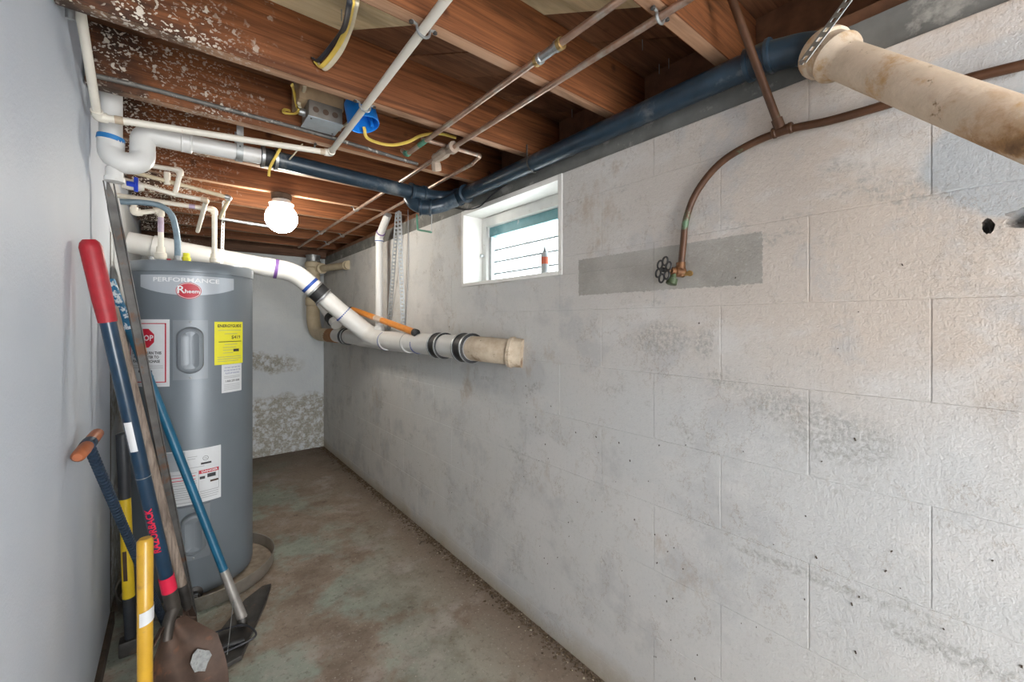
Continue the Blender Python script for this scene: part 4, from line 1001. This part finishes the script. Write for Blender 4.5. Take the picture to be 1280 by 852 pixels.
MB().tube([vv+V((-.028, .005, .002)), vv], .011, 10).build('stem', m_bluevalve, va)
lc_ = thing('branch_water_line', 'tan plastic branch line with small tee ending in metal elbow before the lamp', 'pipe', P(250, 238, Y=YS+.06))
c0_ = P(172, 217, Y=YS+.06); c1_ = P(287, 247, Y=YS+.06); c2_ = P(275, 272, Y=2.85)
run(lc_, [V((XL+.002, YS+.06, c0_.z+.012)), c1_, c2_], .0092, m_cpvc, m_galv, 1.3, .015)
tt = P(209, 228, Y=YS+.06); MB().tube([tt+V((0,0,-.008)), tt+V((0,0,.045))], .0125, 10).build('tee', m_cpvcw, lc_)
g0_ = P(276, 273, Y=2.86); g1_ = P(312, 279, Y=2.9)
run(lc_, [g0_, g1_, g1_+V((.12, .0, -.004))], .0085, m_galv, m_galv, 1.2, .012)
# strap hanging by the heater, and two by the vent pipe
s0_ = P(280, 270, Y=2.92); s1_ = P(277, 333, Y=2.92)
tag(perf_strap('perforated_strap', V((s0_.x, 2.925, ZJ+.0)), s1_, .016, V((1, .2, 0))), 'perforated steel hanger strap hanging behind the heater top', 'strap')

# ------------------------------------------------------------------ white sewer line
XS_, ZSW, RS = 1.062, 1.122, .057
y_end = 1.64
sw_ = thing('sewer_pipe', 'white plastic sewer pipe with wye branch running along the block wall', 'sewer pipe', (XS_, 2.9, ZSW-RS))
MB().tube([V((XS_, 3.70, ZSW+.010)), V((XS_, y_end-.04, ZSW))], RS, 28).build('pipe', m_pvc, sw_)
jn = V((XS_, 2.90, ZSW+.012)); bnd = V((.60, 2.985, 1.565))
br = [V((XS_, 2.80, ZSW+.01)), V((XS_-.02, 2.90, ZSW+.035)), bnd+(jn-bnd)*.42]
MB().tube(spline([V((XS_, 2.72, ZSW)), V((XS_-.03, 2.87, ZSW+.045)), bnd+(jn-bnd)*.62], 6), RS*1.06, 26).build('wye_branch', m_pvc, sw_)
MB().tube([V((XS_, 2.60, ZSW)), V((XS_, 3.10, ZSW+.005))], RS*1.07, 26).build('wye_body', m_pvc, sw_)
MB().tube([bnd+(jn-bnd)*.65, bnd+(jn-bnd)*.20], RS, 26).build('branch_pipe', m_pvc, sw_)
lft = V((XL+.010, 3.06, 1.675))
MB().tube(fillet([bnd+(jn-bnd)*.24, bnd, bnd+(lft-bnd)*.22], .14, 10), RS*1.07, 26).build('elbow', m_pvc, sw_)
MB().tube([bnd+(lft-bnd)*.14, lft], RS, 26).build('pipe', m_pvc, sw_)
hbx = bnd+(lft-bnd)*.80; sleeve(sw_, hbx, lft-bnd, .06, RS*1.08, m_pvc, 'coupling', 1.03, 26)
dbr = jn-bnd
def fernco(c, d, half=.042, r=RS):
    o = sleeve(sw_, c, d, half, r*1.10, m_rubber, 'rubber_coupling', 1.06, 28); d = V(d).normalized()
    for s_ in (-1, 1): band(sw_, V(c)+d*(s_*half*.82), d, .0055, r*1.185, m_galv, 'hose_clamp', 28)
fernco(bnd+dbr*.30, dbr, .040)
band(sw_, bnd+dbr*.185, dbr, .010, RS*1.085, m_blueink, 'blue_mark', 26)
band(sw_, bnd+dbr*.62, dbr, .005, RS*1.07, m_blueink, 'blue_mark', 26)
band(sw_, bnd+(lft-bnd)*.135, lft-bnd, .010, RS*1.08, m_purple, 'purple_mark', 26)
for yy in (2.62, 2.44): band(sw_, (XS_, yy, ZSW), (0,1,0), .005, RS*(1.08 if yy > 2.59 else 1.02), m_blueink, 'blue_mark', 26)
MB().tube([V((XS_, 2.26, ZSW)), V((XS_, 2.52, ZSW))], RS*1.05, 26).build('tee_body', m_pvc, sw_)
for yy in (2.28, 2.15): band(sw_, (XS_, yy, ZSW), (0,1,0), .004, RS*(1.06 if yy > 2.2 else 1.01), m_blueink if yy < 2.2 else m_strap, 'ring_mark', 26)
fernco((XS_, 1.90, ZSW), (0,1,0), .042)
fernco((XS_, 3.42, ZSW+.008), (0,1,0), .045)
# small second branch behind
q0 = P(401, 378, X=1.0); q1 = V((XS_-.01, 3.50, ZSW+.03))
MB().tube([q0, q0+(q1-q0)*.75], .043, 18).build('side_branch', m_pvc, sw_)
sleeve(sw_, q0+(q1-q0)*.55, q1-q0, .035, .050, m_rubber, 'rubber_coupling', 1.08)
band(sw_, q0+(q1-q0)*.04, q1-q0, .009, .0437, m_blueink, 'blue_mark')

# stained cast elbow into the wall
we = thing('cast_iron_wall_elbow', 'stained beige cast-iron elbow with black rubber coupling entering block wall', 'pipe elbow', (XS_, 1.55, 1.04))
ew = [V((XS_, y_end+.02, ZSW)), V((XS_, 1.545, ZSW)), V((XS_+.055, 1.425, ZSW-.008)), V((XR+.004, 1.362, ZSW-.014))]
MB().tube(fillet(ew, .06, 7), .056, 26).build('elbow', m_castwall, we)
hd_ = (ew[3]-ew[2]).normalized()
MB().lathe(ew[3]-hd_*.062, hd_, [(0, .056), (.002, .066), (.016, .068), (.022, .063), (.064, .062)], 26).build('hub', m_castwall, we)
sleeve(we, (XS_, 1.652, ZSW), (0,1,0), .044, RS*1.14, m_rubber, 'rubber_coupling', 1.06, 28)
for yy in (1.618, 1.688): band(we, (XS_, yy, ZSW), (0,1,0), .0055, RS*1.23, m_galv, 'hose_clamp', 28)
# beige stack in the far corner
stk = thing('cast_iron_stack', 'beige cast-iron soil stack by the back wall corner', 'soil stack', (1.0, 4.2, 1.05))
XK, YK = 1.005, 4.24
MB().tube(fillet([V((XK, YK, 1.86)), V((XK, YK, ZSW+.01)), V((XS_, 3.75, ZSW+.006))], .2, 10), .058, 24).build('pipe', m_castb, stk)
MB().lathe((XK, YK, 1.40), (0,0,1), [(0, .058), (.003, .066), (.03, .067), (.07, .067), (.075, .058)], 24).build('hub', m_castb, stk)
MB().lathe((XK, YK, 1.75), (0,0,1), [(0, .058), (.01, .072), (.05, .072), (.06, .06)], 24).build('hub', m_castb, stk)
sleeve(stk, (XK, YK, 1.842), (0,0,1), .032, .060, m_galv, 'coupling', 1.08)
MB().tube([V((XS_-.012, 3.88, ZSW+.006)), V((XS_, 3.69, ZSW+.006))], .060, 20).build('rust_collar', plain('orange_rust', (.42, .19, .07), .7, var=.4), stk)
c0_ = V((XK+.045, YK-.05, 1.745)); c1_ = P(437, 331, X=XR-.002)
cln = thing('cleanout_branch', 'beige cast-iron branch pipe from far corner into right block wall', 'pipe', c0_)
MB().tube([c0_, c1_], .030, 18).build('pipe', m_castb, cln)
dcl = (c1_-c0_).normalized(); sleeve(cln, c0_+dcl*.03, dcl, .03, .044, m_castb, 'hub', 1.1); sleeve(cln, c1_-dcl*.03, dcl, .028, .034, m_castb, 'hub', 1.15)
# straps by the corner and the vent
vp = thing('vent_pipe', 'slim white vertical vent pipe with angled top rising from sewer pipe', 'vent pipe', (1.085, 2.8, ZSW+RS))
v0 = V((XS_+.012, P(474, 400, X=XS_+.012).y, ZSW+RS-.002)); vt_ = P(473, 296, X=v0.x); vt_ = V((v0.x, v0.y, vt_.z)); v2 = P(485, 268, X=v0.x-.01)
run(vp, [v0, vt_, v2], .0245, m_pvc, m_pvc, 1.16, .03, 18)
for f in (-.032, .012): band(vp, vt_+V((0,0,f)) if f < 0 else vt_+(v2-vt_).normalized()*.04, (0,0,1) if f < 0 else v2-vt_, .003, .0290, m_purple if f > 0 else m_blueink, 'primer_mark', 18)
MB().lathe(v0-V((0,0,.004)), (0,0,1), [(0, .034), (.04, .034), (.042, .026)], 18).build('tee_socket', m_pvc, vp)
for (u0, u1, lab_) in ((495, 486, 'perforated steel strap hanging on block wall next to the vent pipe'), (497, 504, 'perforated steel strap hanging on block wall, slanting towards the window')):
    a = P(u0, 252, X=XR-.07); a = V((XR-.06, a.y, min(a.z, ZJ-.003))); b2 = P(u1, 411, X=XR-.012)
    tag(perf_strap('perforated_strap', a, b2, .028, V((.92, -.39, 0)), None, None, .024), lab_, 'strap')
wv = P(510, 262, X=XR-.004); wv2 = P(506, 418, X=XR-.004)
tag(MB().tube(spline([wv, P(510.5, 330, X=XR-.006), wv2], 6), .0022, 6).build('thin_wire', m_grey_ink), 'thin grey wire hanging straight down block wall near steel straps', 'wire')
# orange tube resting on the sewer pipe
o1 = P(518, 421, X=XS_-.030); o0 = P(441, 391, X=1.035); od = (o1-o0).normalized()
ot = thing('orange_tube', 'orange tube with black end caps taped on top of the white sewer pipe', 'tube', o1)
lift = V((0, 0, .026))
o0 += lift; o1 += lift
MB().tube([o0, o1], .0195, 16).build('body', m_orange, ot)
MB().tube([o1-od*.0, o1+od*.028, o1+od*.032], [.0215, .0215, .016], 16).build('end_cap', m_rubber, ot); MB().tube([o0, o0-od*.05], [.020, .016], 14).build('end_cap', m_rubber, ot)
band(ot, o0+(o1-o0)*.50, od, .06, .0203, plain('cloudy_tape', (.72, .55, .42), .3), 'tape', 16)

# ------------------------------------------------------------------ globe lamps
def lamp(loc, label, gm, name='globe_lamp'):
    x, y, zt0 = loc
    t = thing(name, label, 'lamp', (x, y, zt0-.22), 'globe lamps on the joists')
    MB().lathe((x, y, zt0-.03), (0,0,1), [(0, .045), (.002, .05), (.026, .05), (.03, .045)], 20).build('ceiling_box', m_dust, t)
    MB().lathe((x, y, zt0-.072), (0,0,1), [(0, .040), (.004, .058), (.018, .062), (.022, .050), (.04, .043)], 28).build('holder', m_porc, t)
    bm = bmesh.new(); bmesh.ops.create_uvsphere(bm, u_segments=32, v_segments=20, radius=.079)
    gb_ = MB().add([V((x, y, zt0-.132))+v.co for v in bm.verts], [[v.index for v in f.verts] for f in bm.faces]); bm.free()
    gb_.build('globe', gm, t)
    cd = V((-.45, -.9, 0)).normalized()*.084
    MB().tube([V((x, y, zt0-.07))+cd*.72, V((x, y, zt0-.10))+cd*1.0, V((x, y, zt0-.15))+cd*1.02], .0012, 6).build('pull_chain', m_galv, t)
    return t
lamp((.447, 2.562, ZJ), 'lit white globe lamp hanging from a ceiling joist beyond the black drain pipe', m_globe)
lamp((.60, -.955, ZJ), 'added globe lamp out of view behind the camera, for fill light', mat_globe(LAMP_E*.16, (1.0, .86, .72)))  # second lamp is made up, added out of view to brighten the room

# ------------------------------------------------------------------ wiring
YJ3 = JY[6+3]-JT
wbk = tag(MB().box((.335, 1.60, 2.024), (.485, YJ3-.0005, 2.120)).build('wood_block', m_trimwood, None, True, .002), 'pale raw wood block fixed to the joist behind the grey metal box', 'wood block')
jb = thing('metal_junction_box', 'grey metal electrical junction box mounted under joists beside the blue box', 'junction box', (.42, YJ3-.05, 1.97))
jy0, jy1 = 1.585, 1.690
MB().box((.362, jy0, 1.966), (.476, jy1, 2.0235)).build('body', plain('dusty_grey_metal', (.30, .27, .235), .6, .4, var=.3), jb, True, .003)
MB().box((.359, jy0-.003, 1.9625), (.479, jy1+.003, 1.9655)).build('cover_plate', plain('light_grey_metal', (.50, .56, .60), .45, .3, var=.15), jb, True, .001)
for (xx, yy) in ((.372, jy0+.012), (.466, jy1-.012)): MB().lathe((xx, yy, 1.9626), (0,0,-1), [(0, .0035), (.002, .003)], 8).build('screw', m_dkmetal, jb)
for xx in (.385, .418, .45): MB().lathe((xx, jy0+.0002, 1.993), (0,-1,0), [(0, .0105), (.0012, .010)], 14).build('knockout', m_dust, jb)
MB().tube([V((.363, 1.64, 1.995)), V((.342, 1.64, 1.995))], .013, 12).build('cable_clamp', m_galv, jb); MB().tube([V((.475, 1.66, 1.985)), V((.492, 1.66, 1.985))], .012, 12).build('cable_clamp', m_galv, jb)
# blue round box, open downward
bx, by = .520, 1.512
bb = thing('blue_electrical_box', 'bright blue round plastic electrical box hanging open beside a joist', 'electrical box', (bx, by, 1.948))
vs = []; fs = []; n = 32; prof = [(2.032, .001), (2.032, .048), (2.027, .0525), (1.950, .0545), (1.948, .0525), (1.950, .0505), (2.022, .0485), (2.024, .001)]
tilt = Matrix.Rotation(math.radians(-12), 4, 'X')@Matrix.Rotation(math.radians(-8), 4, 'Y'); pv = V((bx, by, 1.99))
for (zz, r) in prof:
    for k in range(n): a = 2*PI*k/n; vs.append(pv+tilt@(V((bx+r*math.cos(a), by+r*math.sin(a), zz))-pv))
for i in range(len(prof)-1):
    for k in range(n): fs.append((i*n+k, i*n+(k+1) % n, (i+1)*n+(k+1) % n, (i+1)*n+k))
MB().add(vs, fs).build('shell', m_bluebox, bb)
for a in (.4, .4+PI):
    c = V((bx+.043*math.cos(a), by+.043*math.sin(a), 1.985)); q = pv+tilt@(c-pv); d = tilt.to_3x3()@V((0,0,1))
    MB().tube([q-d*.026, q+d*.03], .0065, 8).build('screw_post', m_bluebox, bb)
MB().box((bx-.02, JY[6+2]+.0005, 2.02), (bx+.02, by-.03, 2.024)).build('bracket', m_bluebox, bb, True, .001)
def cable(pts, r, mat, label, n=7, squash=.55): return tag(MB().tube(spline(pts, 7), r, 10, squash=squash).build('electrical_cable', mat), label, 'cable')
# loop through the big joist
YN = JY[6+2]-JT
hz = P(398, 80, Y=YN-.003); t0 = P(440, 6, Y=JY[6+1]+.015)
def lp(du, dv, mat, label):
    a = P(394+du, 78+dv*.6, Y=YN-.0085); a2 = P(402+du, 83+dv, Y=YN-.03); m1 = P(420+du, 62+dv, Y=YN-.11); m2 = P(433+du, 35, Y=YN-.22); e = P(439+du, 9, Y=JY[6+1]+.03); e2 = P(441+du, 0, Y=JY[6+1]+.012)
    e2.z = max(e2.z, ZJ+.01)
    return cable([a, a2, m1, m2, e, e2], .0065, mat, label)
lp(0, 0, m_yel, 'yellow electrical cable looping out of the joist above the metal junction box')
lp(5, 3, m_pale, 'pale cream electrical cable bundled with yellow and black cables at the big joist')
lp(-3, -8, m_blk, 'black electrical cable bundled behind yellow cables at the big joist')
cable([V((.535, 1.53, 1.955)), P(460, 173, Y=1.53), P(485, 181, Y=1.50), P(508, 178, Y=1.52), P(528, 169, Y=1.50), P(550, 167, Y=1.48), P(570, 172, Y=1.47)], .0062, m_yel, 'yellow electrical cable drooping from the blue box towards the copper pipes')
cable([V((.341, 1.64, 1.995)), P(368, 142, Y=YJ3-.05), P(355, 141, Y=YJ3-.04), P(356, 137, Y=YJ3-.02), P(362, 138, Y=YJ3-.008)], .0058, m_yel, 'short yellow cable curled to the side of the metal junction box')
cable([V((.342, 1.635, 1.998)), P(371, 132, Y=YJ3-.07), P(367, 112, Y=YJ3-.10), P(365, 106, Y=1.42)], .0058, m_yel, 'yellow cable rising from the metal junction box behind the big joist')
cable([V((.342, 1.628, 2.004)), P(374, 128, Y=YJ3-.09), P(380, 113, Y=YJ3-.14), P(381, 107, Y=1.42)], .0058, m_pale, 'cream cable rising from the metal junction box behind the big joist')
cable([V((.490, 1.66, 1.985)), V((.500, 1.63, 1.99)), V((.506, 1.60, 1.995)), V((.508, 1.568, 1.998))], .0045, m_pale, 'short pale cable between the metal junction box and the blue box', squash=1)
# armoured cable along the joist face
y_ = YJ3-.0105
tag(MB().tube(spline([P(113, 93, Y=y_), P(200, 114, Y=y_), P(300, 141, Y=y_), P(400, 168, Y=y_), P(522, 205, Y=y_)], 6), .0075, 10).build('armoured_cable', plain('dull_dirty_metal', (.20, .19, .175), .6, .3, var=.4, dirt=(.55, .52, .46), dscale=40, dth=(.58, .64))), 'grey armoured cable stapled along the joist face behind the metal junction box', 'cable')
cable([P(353, 178, Y=1.80), P(349, 188, Y=1.80), P(338, 208, Y=1.835), P(336, 220, Y=1.86)], .005, m_yel, 'yellow cable tail hanging by the black pipe coupling')
cable([P(378, 180, Y=1.80), P(368, 192, Y=1.80), P(362, 199, Y=1.83)], .005, m_pale, 'pale cable tail hanging behind the cream line near black pipe')
# nails poking through subfloor
for i, (u, v) in enumerate(((803, 57), (824, 87), (836, 80), (427, 20), (715, 142))):
    q = P(u, v, Z=ZS-.02); o = MB().lathe((q.x, q.y, ZS-.0015), (0,0,-1), [(0, .0016), (.03, .0014), (.034, .0004)], 6).build('nail', m_galv, ceil)

# ------------------------------------------------------------------ debris
def crumbs(name, pts, smin, smax, seed, mat, label, cat):
    r = random.Random(seed); b = MB()
    for (x, y) in pts:
        s = r.uniform(smin, smax); vs = []
        for (a, c, d) in ((1,0,0), (-1,0,0), (0,1,0), (0,-1,0), (0,0,1), (0,0,-.2)):
            vs.append((x+a*s*r.uniform(.5, 1.3), y+c*s*r.uniform(.5, 1.3), s*.18+d*s*r.uniform(.3, .8)))
        b.add(vs, [(0,2,4), (2,1,4), (1,3,4), (3,0,4), (2,0,5), (1,2,5), (3,1,5), (0,3,5)])
    o = b.build(name, mat, None, False); o['kind'] = 'stuff'; return tag(o, label, cat)
rr = random.Random(21)
crumbs('wall_base_debris', [(XR-.004-abs(rr.gauss(0, .026)), rr.uniform(.35, YB-.03)) for _ in range(2400)], .002, .009, 4, m_debris, 'brown crumbling debris along the foot of the block wall', 'debris')
crumbs('wall_base_chips', [(XR-.005-abs(rr.gauss(0, .03)), rr.uniform(.4, 3.4)) for _ in range(160)], .002, .006, 8, plain('pale_chips', (.55, .48, .36), .9, var=.4), 'pale paint chips along the foot of the block wall', 'debris')
crumbs('floor_grit', [q for q in ((rr.uniform(.0, 1.1), rr.uniform(1.2, 4.3)) for _ in range(420)) if (q[0]-PC.x)**2+(q[1]-PC.y)**2 > (PR+.02)**2], .0012, .004, 6, plain('floor_grit_mix', (.45, .40, .33), .9, var=.6, scale=15), 'scattered pale grit over the worn concrete floor', 'grit')
for (u, v, l, a, lab_) in ((528, 678, .045, .3, 'small dry brown twig lying by the block wall on concrete'), (616, 745, .03, 1.2, 'curled brown dry leaf on concrete near the block wall')):
    q = P(u, v, Z=.004); d = V((math.cos(a), math.sin(a), 0)); s_ = V((-d.y, d.x, 0))
    tag(MB().tube([q-d*l*.5, q-d*l*.1+s_*.006+V((0,0,.004)), q+d*l*.5], [.0015, .004, .001], 6).build('twig', m_darkwood), lab_, 'twig')
